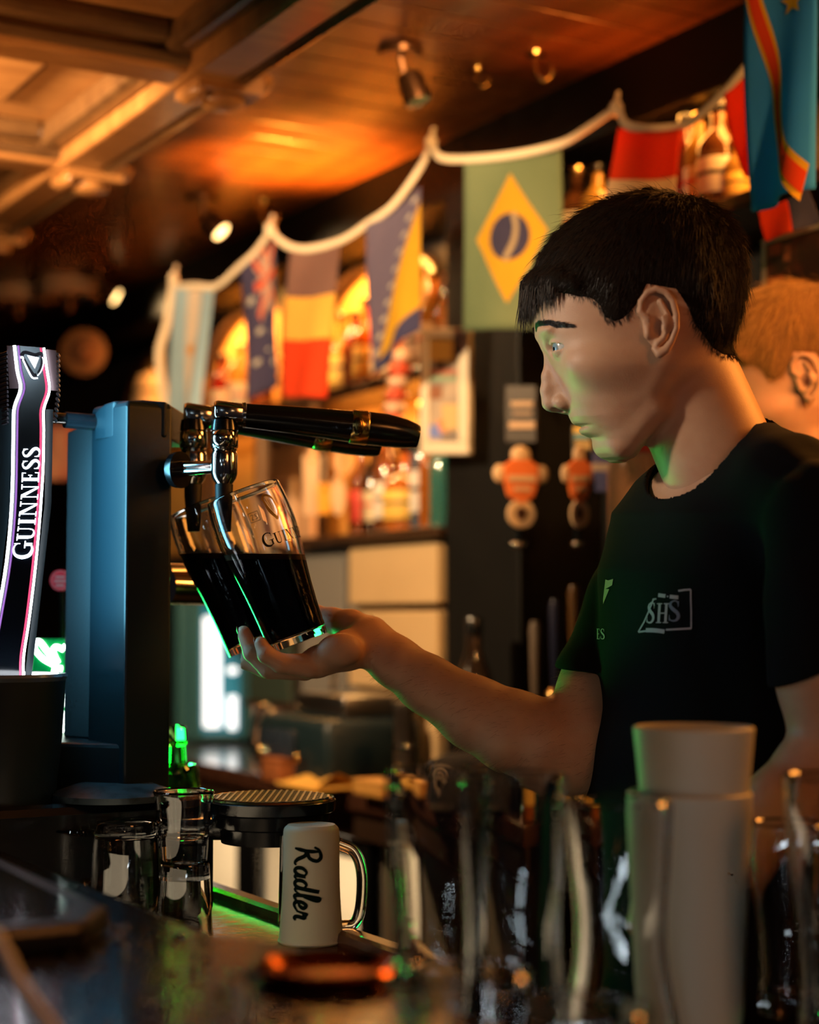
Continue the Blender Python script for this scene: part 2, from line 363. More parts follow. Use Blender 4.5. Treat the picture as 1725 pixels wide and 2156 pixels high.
# ------------------------------------------------------------------ wooden canopy over the bar
OAK = mat('honey_oak', (0.36,0.165,0.052), 0.34, coat=0.4, noise=((0.21,0.085,0.024), 4, (2,14,2), 0.3, 0.75), bump=(8, 0.15, (2,14,2)))
OAKD = mat('dark_oak_moulding', (0.115,0.058,0.022), 0.30, coat=0.4, noise=((0.065,0.030,0.012), 6, (2,8,2), 0.3, 0.7))
can = thing('bar_canopy', 'honey oak coffered canopy with moulded panels hanging over the bar counter', 'canopy', B(0.95, 2.25, 2.0), TH)
ZB = 2.02
def cl(n, m, z): return (n-0.95, m-2.25, z-2.0)             # canopy coordinates
def clbox(mb, n0, n1, m0, m1, z0, z1): a = cl(n0,m0,z0); b = cl(n1,m1,z1); return mb.box(((a[0]+b[0])/2,(a[1]+b[1])/2,(a[2]+b[2])/2), (b[0]-a[0],b[1]-a[1],b[2]-a[2]))
clbox(MB(), 0.02, 1.0, 0.3, 5.4, ZB+0.075, ZC+0.01).build('backing_board', OAKD, can, smooth=False)
clbox(MB(), 0.915, 0.985, 0.3, 5.4, ZB-0.005, ZB+0.085).build('edge_rail', OAK, can, smooth=False, bevel=0.006)
clbox(MB(), 0.985, 1.012, 0.3, 5.4, ZB+0.02, ZC+0.01).build('edge_moulding', OAKD, can, smooth=False, bevel=0.008)
for z, n, r in ((ZB+0.004, 1.0, 0.011), (ZB+0.052, 1.018, 0.009)):
    MB().tube([cl(n,0.3,z), cl(n,5.4,z)], r, 8).build('edge_bead', OAKD if n < 1.01 else OAK, can)
for k in range(9):
    m = 0.54+0.57*k
    clbox(MB(), 0.02, 0.92, m-0.037, m+0.037, ZB, ZB+0.08).build('cross_beam', OAK, can, smooth=False, bevel=0.008)
    for s in (-1, 1): MB().tube([cl(0.02,m+s*0.042,ZB+0.018), cl(0.92,m+s*0.042,ZB+0.018)], 0.011, 8).build('beam_bead', OAKD, can)
    # carved corbel where beam and rail meet
    cb = clbox(MB(), 0.93, 1.03, m-0.045, m+0.045, ZB-0.018, ZB+0.012); cb.ellipsoid(cl(1.035,m,ZB+0.008), (0.022,0.05,0.018)); cb.ellipsoid(cl(0.985,m,ZB-0.022), (0.034,0.03,0.014)); cb.ellipsoid(cl(0.94,m,ZB-0.018), (0.016,0.04,0.012))
    cb.build('corbel', OAK, can, bevel=0.0)
    m0, m1 = m+0.037, m+0.533
    clbox(MB(), 0.02, 0.92, m0, m1, ZB+0.060, ZB+0.078).build('coffer_panel', OAK, can, smooth=False)
    clbox(MB(), 0.02, 0.78, m0+0.13, m1-0.13, ZB+0.050, ZB+0.062).build('raised_field', OAK, can, smooth=False, bevel=0.008)
    clbox(MB(), 0.875, 0.918, m0, m1, ZB+0.020, ZB+0.062).build('coffer_frame', OAKD, can, smooth=False, bevel=0.012)
    for s, mm in ((1, m0), (-1, m1)): clbox(MB(), 0.02, 0.88, min(mm, mm+s*0.04), max(mm, mm+s*0.04), ZB+0.030, ZB+0.062).build('coffer_frame', OAKD, can, smooth=False, bevel=0.012)

# ------------------------------------------------------------------ ceiling fittings
CHROME = mat('chrome', (0.75,0.73,0.70), 0.12, metal=1.0)
BRASS = mat('brass', (0.72,0.46,0.16), 0.22, metal=1.0)
def spotlight(px, py, aim, label, glow, energy):
    r = (1300-py)/FPX; d = (ZC-1.25)/r; c = P(px, py, d); c.z = ZC
    t = thing('ceiling_spotlight', label, 'spotlight', c, TH, 'ceiling spotlights')
    MB().lathe([(0.001,0),(0.036,0),(0.034,-0.010),(0.001,-0.011)], 24).build('rose', mat('bronze_metal', (0.10,0.05,0.025), 0.35, metal=0.8), t)
    MB().tube([(0,0,-0.01),(0.006,0,-0.035),(0.02,0,-0.045)], 0.006, 8).build('arm', mat('bronze_metal'), t)
    a = Vector(aim).normalized(); base = Vector((0.02,0,-0.048))
    MB().tube([base-a*0.015, base-a*0.011, base+a*0.030, base+a*0.034], [0.014,0.020,0.023,0.022], 20).build('lamp_head', mat('bronze_metal'), t)
    h = MB().tube([base+a*0.0345, base+a*0.037], [0.020,0.017], 20)
    h.build('lens', mat('spot_glass_lit', (1,.8,.5), 0.3, emit=(1.0,0.62,0.22), estr=6.0) if glow else mat('spot_glass_dark', (0.10,0.16,0.11), 0.08, coat=1.0), t)
    if energy:
        w = Matrix.Rotation(TH, 4, 'Z') @ (base+a*0.07); lamp('spot_lamp', 'SPOT', c+w, energy, (1,0.62,0.26), 0.02, c+w+Matrix.Rotation(TH,4,'Z') @ a, spot=1.9, blend=0.8)
    return t
spotlight(843, 108, (0.25,-0.2,-0.9), 'dark ceiling spotlight with a green glint, nearest the camera', False, 0)
spotlight(425, 418, (0.55,-0.45,-0.72), 'lit ceiling spotlight beside the brass hook', True, 9)
spotlight(205, 572, (0.75,-0.35,-0.5), 'small lit ceiling spotlight far off above the dark wall', True, 5)
def hook(px, py, label, big=1.0):
    d = (ZC-1.25)/((1300-py)/FPX); c = P(px, py, d); c.z = ZC
    t = thing('ceiling_hook', label, 'hook', c, 0, 'brass ceiling hooks')
    MB().lathe([(0.001,0),(0.016*big,0),(0.015*big,-0.006),(0.001,-0.007)], 16).build('plate', BRASS, t)
    MB().tube(catmull([(0,0,-0.005),(0,0,-0.03*big),(0.014*big,0,-0.045*big),(0.026*big,0,-0.032*big),(0.024*big,0,-0.02*big)], 5), 0.004*big, 8).build('hook', BRASS, t)
    return t
hook(553, 425, 'bright brass hook the bunting hangs from, beside the lit spotlight', 1.2)
hook(1128, 112, 'brass ceiling hook above the green flag')
hook(1385, 178, 'brass ceiling hook above the red and white flag')
hook(1005, 145, 'small brass ceiling hook right of the dark spotlight', 0.7)

# ------------------------------------------------------------------ bunting
TAPE = mat('cream_bunting_tape', (0.66,0.55,0.40), 0.8)
def cloth(name, c=(0.5,0.5,0.5), c2=None):
    if 'cloth_'+name in MATS: return MATS['cloth_'+name]
    m = mat('cloth_'+name, c, 0.8, noise=(c2 or tuple(x*0.72 for x in c), 3.5, ONE, 0.35, 0.75), bump=(500, 0.12, ONE), spec=0.2)
    nt = m.node_tree; b = nt.nodes['Principled BSDF']; out = nt.nodes['Material Output']                # thin cloth lets light through
    tr = nt.nodes.new('ShaderNodeBsdfTranslucent'); mx = nt.nodes.new('ShaderNodeMixShader'); mx.inputs[0].default_value = 0.42
    src = b.inputs['Base Color'].links[0].from_socket; nt.links.new(src, tr.inputs['Color'])
    nt.links.new(b.outputs[0], mx.inputs[1]); nt.links.new(tr.outputs[0], mx.inputs[2]); nt.links.new(mx.outputs[0], out.inputs['Surface'])
    return m
tp = [(1577,133,2.36),(1527,192,2.40),(1470,245,2.45),(1432,266,2.48),(1370,272,2.51),(1318,262,2.54),(1298,232,2.56),(1240,268,2.62),(1180,303,2.68),(1080,326,2.76),(976,335,2.85),(925,330,2.88),(908,305,2.90),(886,352,2.92),(830,430,2.96),(775,470,3.02),(717,507,3.08),(650,524,3.15),(612,520,3.19),(584,502,3.22),(570,488,3.24),(540,528,3.28),(503,562,3.33),(455,603,3.40),(412,602,3.46),(372,603,3.52),(366,590,3.54)]
str_ = thing('bunting_string', 'cream tape of the flag bunting swagged along the back bar', 'bunting string', P(908,305,2.9))
o_ = Vector(str_.location)
pts = catmull([tuple(P(*q)-o_) for q in tp], 4)
MB().tube(pts, 0.0044, 8, squash=1.6, up=(0,0,1)).build('tape', TAPE, str_)
for q in ((1298,228,2.56),(908,300,2.9),(570,482,3.24),(366,586,3.54)):
    c = P(*q)-o_; mb = MB().ellipsoid(c, (0.011,0.011,0.013)); mb.tube([c, c+Vector((0.004,0.01,0.028))], 0.004, 8); mb.build('knot', TAPE, str_)
MB().tube(catmull([tuple(P(*q)-o_) for q in ((366,592,3.54),(352,680,3.55),(336,740,3.56),(340,800,3.57),(352,880,3.58))], 5), 0.006, 8, squash=1.5).build('tape_tail', TAPE, str_)

def flag(label, TL, TR, BR, BL, base, wave=0.006, fold=1.0, seed=0, nu=16, nv=22):
    """a cloth between four corners; u runs along the tape, v downwards; returns the thing and its surface function"""
    a, b, c, d = [P(*q) for q in (TL, TR, BR, BL)]; o = (a+b)/2
    nrm = (b-a).cross(d-a).normalized()
    if nrm.y > 0: nrm = -nrm
    rg = random.Random(seed); ph = rg.uniform(0, 6)
    def S(u, v, off=0.0):
        p = a*(1-u)*(1-v)+b*u*(1-v)+c*u*v+d*(1-u)*v
        amp = wave*(0.25+v)*fold
        w = math.sin(u*7.0+ph+v*1.5)*amp+math.sin(u*3.1-v*2.3+ph)*amp*0.8
        sag = -0.006*math.sin(PI*u)*(1-v)
        return p+nrm*(w+off)+Vector((0,0,sag))-o
    t = thing('flag', label, 'flag', o, 0, 'flags on the bunting')
    def field(name, m, poly_fn=None, u0=0, u1=1, v0=0, v1=1, off=0.0, solid=True):
        V = []; F = []
        for i in range(nu+1):
            for j in range(nv+1): V.append(S(u0+(u1-u0)*i/nu, v0+(v1-v0)*j/nv, off))
        for i in range(nu):
            for j in range(nv): k = i*(nv+1)+j; F.append((k, k+1, k+nv+2, k+nv+1))
        ob = mk(name, V, F, m, t)
        if solid: sm = ob.modifiers.new('thick', 'SOLIDIFY'); sm.thickness = 0.0009; sm.offset = 0
        return ob
    def patch(name, m, pts, off=0.0011, div=1):
        """a filled outline printed on the cloth (fan from its centre, subdivided so that it follows the folds)"""
        pts = [np.array(p, float) for p in pts]; c_ = sum(pts)/len(pts); V = [S(*c_, off)]; F = []; n = len(pts); rings = 5
        for r in range(1, rings+1):
            for p in pts: q = c_+(p-c_)*r/rings; V.append(S(q[0], q[1], off))
        for i in range(n): F.append((0, 1+i, 1+(i+1)%n))
        for r in range(1, rings):
            for i in range(n): k = 1+(r-1)*n; F.append((k+i, k+n+i, k+n+(i+1)%n, k+(i+1)%n))
        return mk(name, V, F, m, t)
    def line(name, m, pts, w, off=0.0014): return quads_mesh(ribbon(catmull(pts, 8), w), lambda u, v: S(u, v, off), name, m, t, True)
    def star(name, m, cu, cv_, r, asp, k=5, inner=0.42, off=0.0016):
        return patch(name, m, [(cu+math.sin(PI*i/k)*r*(1 if i % 2 == 0 else inner), cv_-math.cos(PI*i/k)*r*asp*(1 if i % 2 == 0 else inner)) for i in range(2*k)], off)
    if base: field('cloth', base)
    return t, field, patch, line, star
def seglist(a, b, n=8): return [(a[0]+(b[0]-a[0])*i/n, a[1]+(b[1]-a[1])*i/n) for i in range(n)]
WHITE = cloth('white', (0.72,0.66,0.58)); SKY = cloth('sky', (0.40,0.58,0.72)); NAVY = cloth('navy', (0.085,0.075,0.16)); RED = cloth('red', (0.80,0.07,0.015)); YEL = cloth('yellow', (0.85,0.46,0.03))
# pale blue and white
t, fld, pat, lin, star = flag('pale blue and white striped flag with a small gold sun', (372,606,3.52),(452,602,3.41),(432,892,3.40),(352,890,3.52), None, 0.010, seed=1)
fld('cloth', SKY, u1=0.34); fld('cloth', WHITE, u0=0.34, u1=0.66); fld('cloth', SKY, u0=0.66)
pat('sun', cloth('gold', (0.80,0.36,0.04)), [(0.5+0.13*math.cos(a*PI/8)*(1 if a % 2 else .75), 0.45+0.045*math.sin(a*PI/8)*(1 if a % 2 else .75)) for a in range(16)])
# navy with stars and a small union canton
t, fld, pat, lin, star = flag('navy flag with white stars and a red and white crossed corner', (503,565,3.33),(580,503,3.25),(598,785,3.24),(525,846,3.32), NAVY, 0.010, seed=2)
CAN = cloth('union_white', (0.70,0.45,0.34))
lin('canton_diagonal', CAN, [(0.45,0.02),(0.98,0.46)], 0.10); lin('canton_diagonal', CAN, [(0.98,0.02),(0.45,0.46)], 0.10)
lin('canton_diagonal', RED, [(0.45,0.02),(0.98,0.46)], 0.05, 0.0017); lin('canton_diagonal', RED, [(0.98,0.02),(0.45,0.46)], 0.05, 0.0017)
lin('canton_cross', CAN, [(0.72,0.0),(0.72,0.46)], 0.20, 0.002); lin('canton_cross', RED, [(0.72,0.0),(0.72,0.46)], 0.12, 0.0023); lin('canton_cross', CAN, [(0.44,0.23),(1.0,0.23)], 0.09, 0.002); lin('canton_cross', RED, [(0.44,0.23),(1.0,0.23)], 0.055, 0.0026)
for cu, cw, r in ((0.30,0.30,0.13),(0.42,0.55,0.10),(0.80,0.64,0.12),(0.28,0.76,0.10),(0.62,0.82,0.11),(0.52,0.71,0.06)): star('star', WHITE, cu, cw, r, 0.30, 7, 0.55)
# black, yellow and red
t, fld, pat, lin, star = flag('flag of faded black, glowing yellow and red bands', (615,523,3.19),(717,508,3.08),(690,838,3.07),(592,835,3.18), None, 0.008, seed=3)
fld('cloth', cloth('faded_black', (0.30,0.17,0.14), (0.16,0.08,0.07)), v1=0.33); fld('cloth', cloth('bright_yellow', (0.95,0.55,0.10)), v0=0.33, v1=0.62); fld('cloth', RED, v0=0.62)
# blue with yellow wedge and a row of stars
t, fld, pat, lin, star = flag('dusky blue flag with a yellow wedge and a row of white stars', (775,474,3.02),(886,392,2.91),(888,694,2.90),(785,786,3.01), cloth('dusky_blue', (0.19,0.16,0.25), (0.13,0.11,0.19)), 0.008, seed=4)
pat('wedge', YEL, seglist((1.0,0.10),(1.0,0.84))+seglist((1.0,0.84),(0.08,0.93))+seglist((0.08,0.93),(1.0,0.10),14))
pat('hem_band', cloth('deep_blue', (0.07,0.07,0.17)), seglist((1.0,0.85),(1.0,1.0))+seglist((1.0,1.0),(0.0,1.0))+seglist((0.0,1.0),(0.02,0.94))+seglist((0.02,0.94),(1.0,0.85)), off=0.0015)
for i in range(10): f_ = i/9.0; star('star', WHITE, 0.90-0.84*f_, 0.06+0.82*f_, 0.085, 0.30)
# green with yellow diamond
t, fld, pat, lin, star = flag('pale green flag with a yellow diamond and a dark blue disc', (976,336,2.85),(1182,304,2.69),(1180,690,2.68),(975,698,2.84), cloth('sage_green', (0.24,0.30,0.17), (0.14,0.20,0.11)), 0.006, seed=5)
pat('diamond', YEL, seglist((0.50,0.10),(0.85,0.45))+seglist((0.85,0.45),(0.49,0.85))+seglist((0.49,0.85),(0.135,0.47))+seglist((0.135,0.47),(0.50,0.10)))
pat('disc', cloth('disc_navy', (0.065,0.060,0.13)), [(0.49+0.20*math.cos(a*PI/16), 0.465+0.135*math.sin(a*PI/16)) for a in range(32)], off=0.0016)
lin('band', cloth('band_cream', (0.55,0.42,0.26)), [(0.535,0.332),(0.562,0.40),(0.545,0.49),(0.46,0.597)], 0.05, 0.0021)
# red over white (only these two fields show above the head)
t, fld, pat, lin, star = flag('flag with a bright red band over white, just behind the barman\'s hair', (1300,268,2.55),(1434,270,2.47),(1410,545,2.46),(1240,560,2.54), None, 0.006, seed=6)
fld('cloth', RED, v1=0.37); fld('cloth', cloth('cream', (0.78,0.62,0.42)), v0=0.37, v1=0.75); fld('cloth', RED, v0=0.75)
t, fld, pat, lin, star = flag('narrow red flag half hidden by the big sky blue flag', (1528,196,2.40),(1640,80,2.32),(1640,395,2.30),(1562,372,2.39), RED, 0.008, seed=7)
# the large blue flag with the slanting red stripe
t, fld, pat, lin, star = flag('large blue flag with a slanting red stripe edged in yellow and a yellow star', (1577,-75,2.14),(1722,-95,2.04),(1722,398,2.03),(1578,446,2.13), cloth('cobalt', (0.04,0.30,0.85), (0.03,0.21,0.62)), 0.010, seed=8, nv=30)
lin('stripe_edge', YEL, [(0.04,0.02),(0.16,0.18),(0.40,0.45),(0.46,0.66),(0.62,0.82),(0.92,0.97)], 0.17, 0.0013)
lin('stripe', RED, [(0.04,0.02),(0.16,0.18),(0.40,0.45),(0.46,0.66),(0.62,0.82),(0.92,0.97)], 0.10, 0.0019)
star('star', YEL, 0.66, 0.17, 0.20, 0.30)
t['group'] = 'flags hung at the right'
t, fld, pat, lin, star = flag('corner of a small red and blue flag above the grey framed board', (1596,436,2.28),(1700,395,2.22),(1722,470,2.22),(1610,510,2.28), None, 0.004, seed=9)
fld('cloth', RED, u1=0.60); fld('cloth', cloth('slate_blue', (0.10,0.10,0.20)), u0=0.60); t['group'] = 'flags hung at the right'

# ------------------------------------------------------------------ counters
BLK = mat('black_lacquer', (0.006,0.007,0.009), 0.22, coat=0.3)
SATIN = mat('satin_black_metal', (0.006,0.017,0.024), 0.42, spec=0.5)
STEEL = mat('brushed_steel', (0.42,0.41,0.40), 0.28, metal=1.0, bump=(60, 0.05, (1,30,1)))
BARWOOD = mat('polished_dark_bar_top', (0.012,0.008,0.007), 0.16, coat=0.6, bump=(90, 0.5, ONE))
ZT, ZW = 1.045, 0.95                     # raised customer side, lower working side
ct = thing('bar_counter', 'polished dark bar counter with a raised customer side and a lower working side', 'counter', B(0.3, 1.5, 0), TH)
def bl(n0, n1, m0, m1, z0, z1, mb=None): mb = mb or MB(); return mb.box(((n0+n1)/2-0.3, (m0+m1)/2-1.5, (z0+z1)/2), (n1-n0, m1-m0, z1-z0))
bl(-0.02, 0.72, 0.0, 4.6, 0.0, ZW-0.03).build('carcass', mat('dark_bar_front', (0.03,0.016,0.010), 0.4), ct, smooth=False)
bl(0.44, 0.75, 0.0, 4.6, ZW-0.03, ZW).build('worktop', mat('wet_steel_worktop', (0.16,0.13,0.11), 0.22, metal=0.9, bump=(55, 0.35, ONE)), ct, smooth=False, bevel=0.006)
MB().prism([(-0.35,-1.5),(0.185,-1.5),(0.185,-0.53),(0.178,-0.49),(0.157,-0.46),(0.155,3.1),(-0.35,3.1)], ZT-0.04, ZT).build('bar_top', BARWOOD, ct, smooth=False, bevel=0.012, seg=3)
bl(0.0, 0.44, 0.0, 4.6, ZW-0.03, ZT-0.04).build('riser', mat('dark_bar_front'), ct, smooth=False)
bl(0.735, 0.765, 0.0, 4.6, ZW-0.06, ZW+0.012).build('rear_lip', mat('red_brown_lip', (0.085,0.030,0.016), 0.25, coat=0.5), ct, smooth=False, bevel=0.008)
bl(0.415, 0.70, 1.60, 4.0, ZW, 1.07).build('font_plinth', BLK, ct, smooth=False, bevel=0.01)
# wet beads on the dark top
rg = random.Random(3); mb = MB()
for k in range(230):
    n = rg.uniform(0.18, 0.44); m = rg.uniform(0.42, 1.10); r = rg.uniform(0.0015, 0.0055); mb.ellipsoid((n-0.3, m-1.5, ZT), (r*rg.uniform(.8,1.5), r, r*0.55), 8, 6)
wd = mb.build('water_beads', mat('water', (1,1,1), 0.0, trans=1.0, ior=1.33), ct); wd['kind'] = 'stuff'
# slate mat lying on the bar top
mt = thing('bar_mat', 'flat black bar mat with a thick edge on the customer side', 'mat', B(0.2, 1.35, ZT), TH)
q = [toB(P(255,1905,1.10)), toB(P(-40,1778,1.43))]
MB().prism([(0.392-0.2,1.07-1.35),(0.402-0.2,1.45-1.35),(0.402-0.2,2.2-1.35),(-0.15-0.2,2.2-1.35),(-0.15-0.2,1.02-1.35),(0.36-0.2,1.02-1.35)], 0.0, 0.018).build('slab', mat('slate_gloss', (0.012,0.014,0.017), 0.35, coat=0.1, bump=(30, 0.2, ONE)), mt, smooth=False, bevel=0.005)
MB().prism([(0.375-0.2,1.09-1.35),(0.385-0.2,1.45-1.35),(0.385-0.2,2.15-1.35),(-0.13-0.2,2.15-1.35),(-0.13-0.2,1.04-1.35),(0.35-0.2,1.04-1.35)], 0.018, 0.0186).build('printed_face', mat('slate_print', (0.015,0.03,0.03), 0.12, coat=0.8, bump=(60, 0.3, ONE)), mt, smooth=False)
# white cable
ca = [(-10,1970,0.90),(10,2010,0.88),(45,2080,0.86),(95,2150,0.84),(150,2230,0.83)]
mb = MB().tube(catmull([tuple(P(*c)) for c in ca], 6), 0.0042, 10); cb = mb.build('cable', mat('white_plastic', (0.85,0.85,0.85), 0.4)); tag(cb, 'white cable curving over the dark bar top in the foreground', 'cable')
# added copper dish standing in for an orange reflection on the bar top
rn = thing('reflection_dish', 'small round copper dish added for an orange reflection on the dark bar top', 'dish', P(690,2058,0.97), TH); rn.location.z = ZT
MB().lathe([(0.001,0),(0.036,0),(0.042,0.007),(0.040,0.009),(0.034,0.003),(0.001,0.003)], 40).build('dish', mat('reflection_copper', (0.55,0.16,0.04), 0.18, metal=1.0), rn)

# ------------------------------------------------------------------ tap tower
def zof(py, d): return (P(862, py, d)).z
tw = thing('tap_tower', 'black chamfered tap tower carrying two chrome beer taps', 'tap tower', P(290, 1660, 1.76)); tw.location.z = 1.07
o = Vector(tw.location)
def TP(px, py, d): return P(px, py, d)-o
def col(pts, ybot, ytop, hump=None):
    pb = [TP(*q) for q in pts]
    return pb
plan = [(190,1.775),(264,1.715),(359,1.745),(352,1.86),(205,1.88)]
zb = 0.0
def ring(z, ins=0.0):
    V = [P(px, 1250, d)-o for px, d in plan]; c = sum(V, Vector())/len(V); out = []
    for v in V: w = c+(v-c)*(1-ins); out.append(Vector((w.x, w.y, z)))
    return out
ztop = zof(858, 1.745)-o.z
mb = MB(); n = 5; rings = [ring(0), ring(ztop), ring(ztop+0.006, 0.06)]
V = [v for r in rings for v in r]; F = [(i*n+k, i*n+(k+1)%n, (i+1)*n+(k+1)%n, (i+1)*n+k) for i in range(2) for k in range(n)]+[(0,4,3,2,1),(10,11,12,13,14)]
# the shoulder towards the customers is rounded
mb.add(V, F); mb.build('column', SATIN, tw, smooth=False, bevel=0.0025)
sh = MB(); a0 = P(196,1250,1.775)-o; a1 = P(240,1250,1.735)-o; a2 = P(352,1250,1.75)-o
arc = [(200,872,1.775),(208,860,1.77),(222,850,1.76),(240,844,1.75),(300,842,1.75),(350,846,1.75)]
top = [TP(*q) for q in arc]; bot = [Vector((p.x, p.y, ztop-0.03)) for p in top]; back = Vector((0.006, 0.105, 0))
L = len(top); V = top+bot+[p+back for p in top]+[p+back for p in bot]
F = [(i, i+1, L+i+1, L+i) for i in range(L-1)]+[(2*L+i, 3*L+i, 3*L+i+1, 2*L+i+1) for i in range(L-1)]+[(i, 2*L+i, 2*L+i+1, i+1) for i in range(L-1)]+[(L+i, L+i+1, 3*L+i+1, 3*L+i) for i in range(L-1)]+[(0, L, 3*L, 2*L), (L-1, 3*L-1, 4*L-1, 2*L-1)]
sh.add(V, F).build('cap', SATIN, tw, smooth=False, bevel=0.002)
# set-back side panel with its bracket at the top
sp = [(138,1.83),(192,1.80),(196,1.84),(142,1.87)]
w_ = lambda px, d, z: (lambda v: Vector((v.x, v.y, z)))(P(px, 1250, d)-o)
zl, zh = zof(1550,1.83)-o.z, zof(892,1.83)-o.z
MB().hexa([w_(p, d, zl) for p, d in sp], [w_(p, d, zh-(0.008 if i in (0,3) else 0)) for i, (p, d) in enumerate(sp)]).build('side_panel', mat('pale_grey_enamel', (0.07,0.085,0.095), 0.32, bump=(300, 0.08, ONE)), tw, smooth=False, bevel=0.002)
fo = [(-60,1.78),(268,1.72),(300,1.90),(-60,1.92)]
MB().hexa([w_(p, d, 0.0) for p, d in fo], [w_(p, d, zl) for p, d in fo]).build('foot', SATIN, tw, smooth=False, bevel=0.004)
MB().lathe([(0.001,0),(0.062,0),(0.062,0.006),(0.040,0.014),(0.001,0.014)], 40, Matrix.Translation(P(240,1660,1.70)-o+Vector((0,0,-(P(240,1660,1.70)-o).z)))).build('flange', mat('worn_blue_black_steel', (0.06,0.09,0.11), 0.35, metal=0.3, noise=((0.02,0.03,0.035), 60, ONE, 0.5, 0.7)), tw)
MB().tube([TP(110,880,1.76), TP(140,882,1.76)], 0.006, 14).build('chrome_spigot', CHROME, tw)
MB().tube([TP(136,884,1.762), TP(205,890,1.78)], 0.0085, 14).build('sleeve', BLK, tw)
# taps, spaced along the bar
def tap(px, d, k, droop=0.0):
    """px: shank axis of the tap in the photo at depth d; k: scale of photo units"""
    s = d/FPX; c = P(px, 1000, d)-o; zc = lambda py: zof(py, d)-o.z; X = Vector((1,0,0)); Nn = Vector((math.cos(math.radians(10)), math.sin(math.radians(10)), 0))
    def at(dx, py, dn=0): return Vector((c.x+dx*s, c.y+dn, zc(py)))
    t = MB().tube([at(0,905), at(0,945)], [30*s, 31*s], 8).build('tap_body', CHROME, tw, bevel=0.003)
    MB().lathe([(0.001,0),(29*s,0),(28*s,9*s),(26*s,22*s),(0.001,24*s)], 24, Matrix.Translation(at(0,906))).build('black_collar', BLK, tw)
    MB().ellipsoid(at(0,926,-0.012), (24*s, 0.010, 22*s)).build('tap_boss', CHROME, tw)
    MB().lathe([(26*s,0),(28*s,6*s),(28*s,46*s),(25*s,54*s),(27*s,58*s)], 24, Matrix.Translation(at(0,1004)), True, True).build('lower_barrel', CHROME, tw)
    MB().lathe([(14*s,0),(17*s,6*s),(25*s,18*s),(26*s,22*s)], 24, Matrix.Translation(at(0,1026)), True, True).build('nozzle_ring', CHROME, tw)
    MB().tube([at(0,1020), at(0,1045), at(2,1120)], [19*s,18.5*s,13*s], 16).build('nozzle', mat('black_rubber', (0.012,0.012,0.012), 0.5), tw)
    MB().tube([at(-104,982,0.03), at(-20,982,0.004)], [17*s,14*s], 18).build('shank', CHROME, tw)
    MB().tube([at(-112,984,0.032), at(-98,984,0.028)], [38*s,40*s], 20).build('shank_rose', BLK, tw)
    # lever lying along the bar depth, drooping to its tip
    ax = lambda f, dy: at(0, 872+dy+droop*(0.35+f/400.0))+Nn*(f*s*k)
    MB().tube([ax(-22,-6), ax(-16,-6), ax(40,0)], [22*s,25*s,25*s], 6).build('lever_knuckle', CHROME, tw, bevel=0.0015)
    MB().tube([ax(38,0), ax(44,0)], [27*s,27*s], 20).build('lever_ferrule', CHROME, tw)
    h = MB().tube([ax(44,1), ax(140,8), ax(268,20)], [27*s,31*s,36*s], 20, squash=0.95).build('lever_handle', BLK, tw)
    MB().tube([ax(268,20), ax(272,20.5), ax(302,23), ax(306,23)], [36*s,38*s,38.5*s,36*s], 20, squash=0.97).build('gold_band', BRASS, h)
    MB().ellipsoid(ax(287,23)-Vector((0,37*s,0)), (12*s, 4*s, 20*s)).build('band_emblem', mat('dark_gold', (0.30,0.18,0.05), 0.2, metal=1.0), h)
    MB().tube([ax(306,23), ax(345,27), ax(385,33), ax(410,38), ax(416,39)], [37*s,37*s,33*s,27*s,24*s], 20, squash=0.97).build('lever_tip', BLK, h)
tap(472, 1.71, 1.0); tap(407, 1.80, 0.96, 14.0)
# metal ledge behind the glasses
MB().tube([TP(352,1235,1.90), TP(430,1238,1.93)], 0.020, 20).build('drip_rail', CHROME, tw); MB().tube([TP(352,1205,1.90), TP(418,1207,1.93)], 0.010, 14).build('drip_rail', STEEL, tw)
# round drip tray on its bracket
dt = thing('drip_tray', 'round black drip tray with a green lit perforated grille', 'drip tray', P(570, 1765, 1.66)); dt.location.z = ZW
z0 = zof(1680, 1.66)-ZW
MB().lathe([(0.001,z0-0.042),(0.048,z0-0.042),(0.050,z0-0.028),(0.056,z0-0.026),(0.058,z0-0.014),(0.0625,z0-0.012),(0.0635,z0-0.002),(0.061,z0),(0.001,z0-0.003)], 56).build('pan', BLK, dt)
MB().lathe([(0.058,z0-0.001),(0.0612,z0+0.0012),(0.0622,z0-0.0005)], 56).build('rim', BRASS, dt)
MB().box((-0.09,0.03,z0-0.032), (0.17,0.05,0.02)).build('bracket', BLK, dt, bevel=0.003)
mb = MB()
for i in range(-9, 10):
    x = i*0.0062; L = math.sqrt(max(0, 0.057**2-x*x)); mb.box((x,0,z0+0.0006), (0.0022,2*L,0.003)); mb.box((0,x,z0+0.0002), (2*L,0.0018,0.0025))
mb.build('grille', mat('grille_steel', (0.30,0.34,0.30), 0.25, metal=1.0), dt, smooth=False)

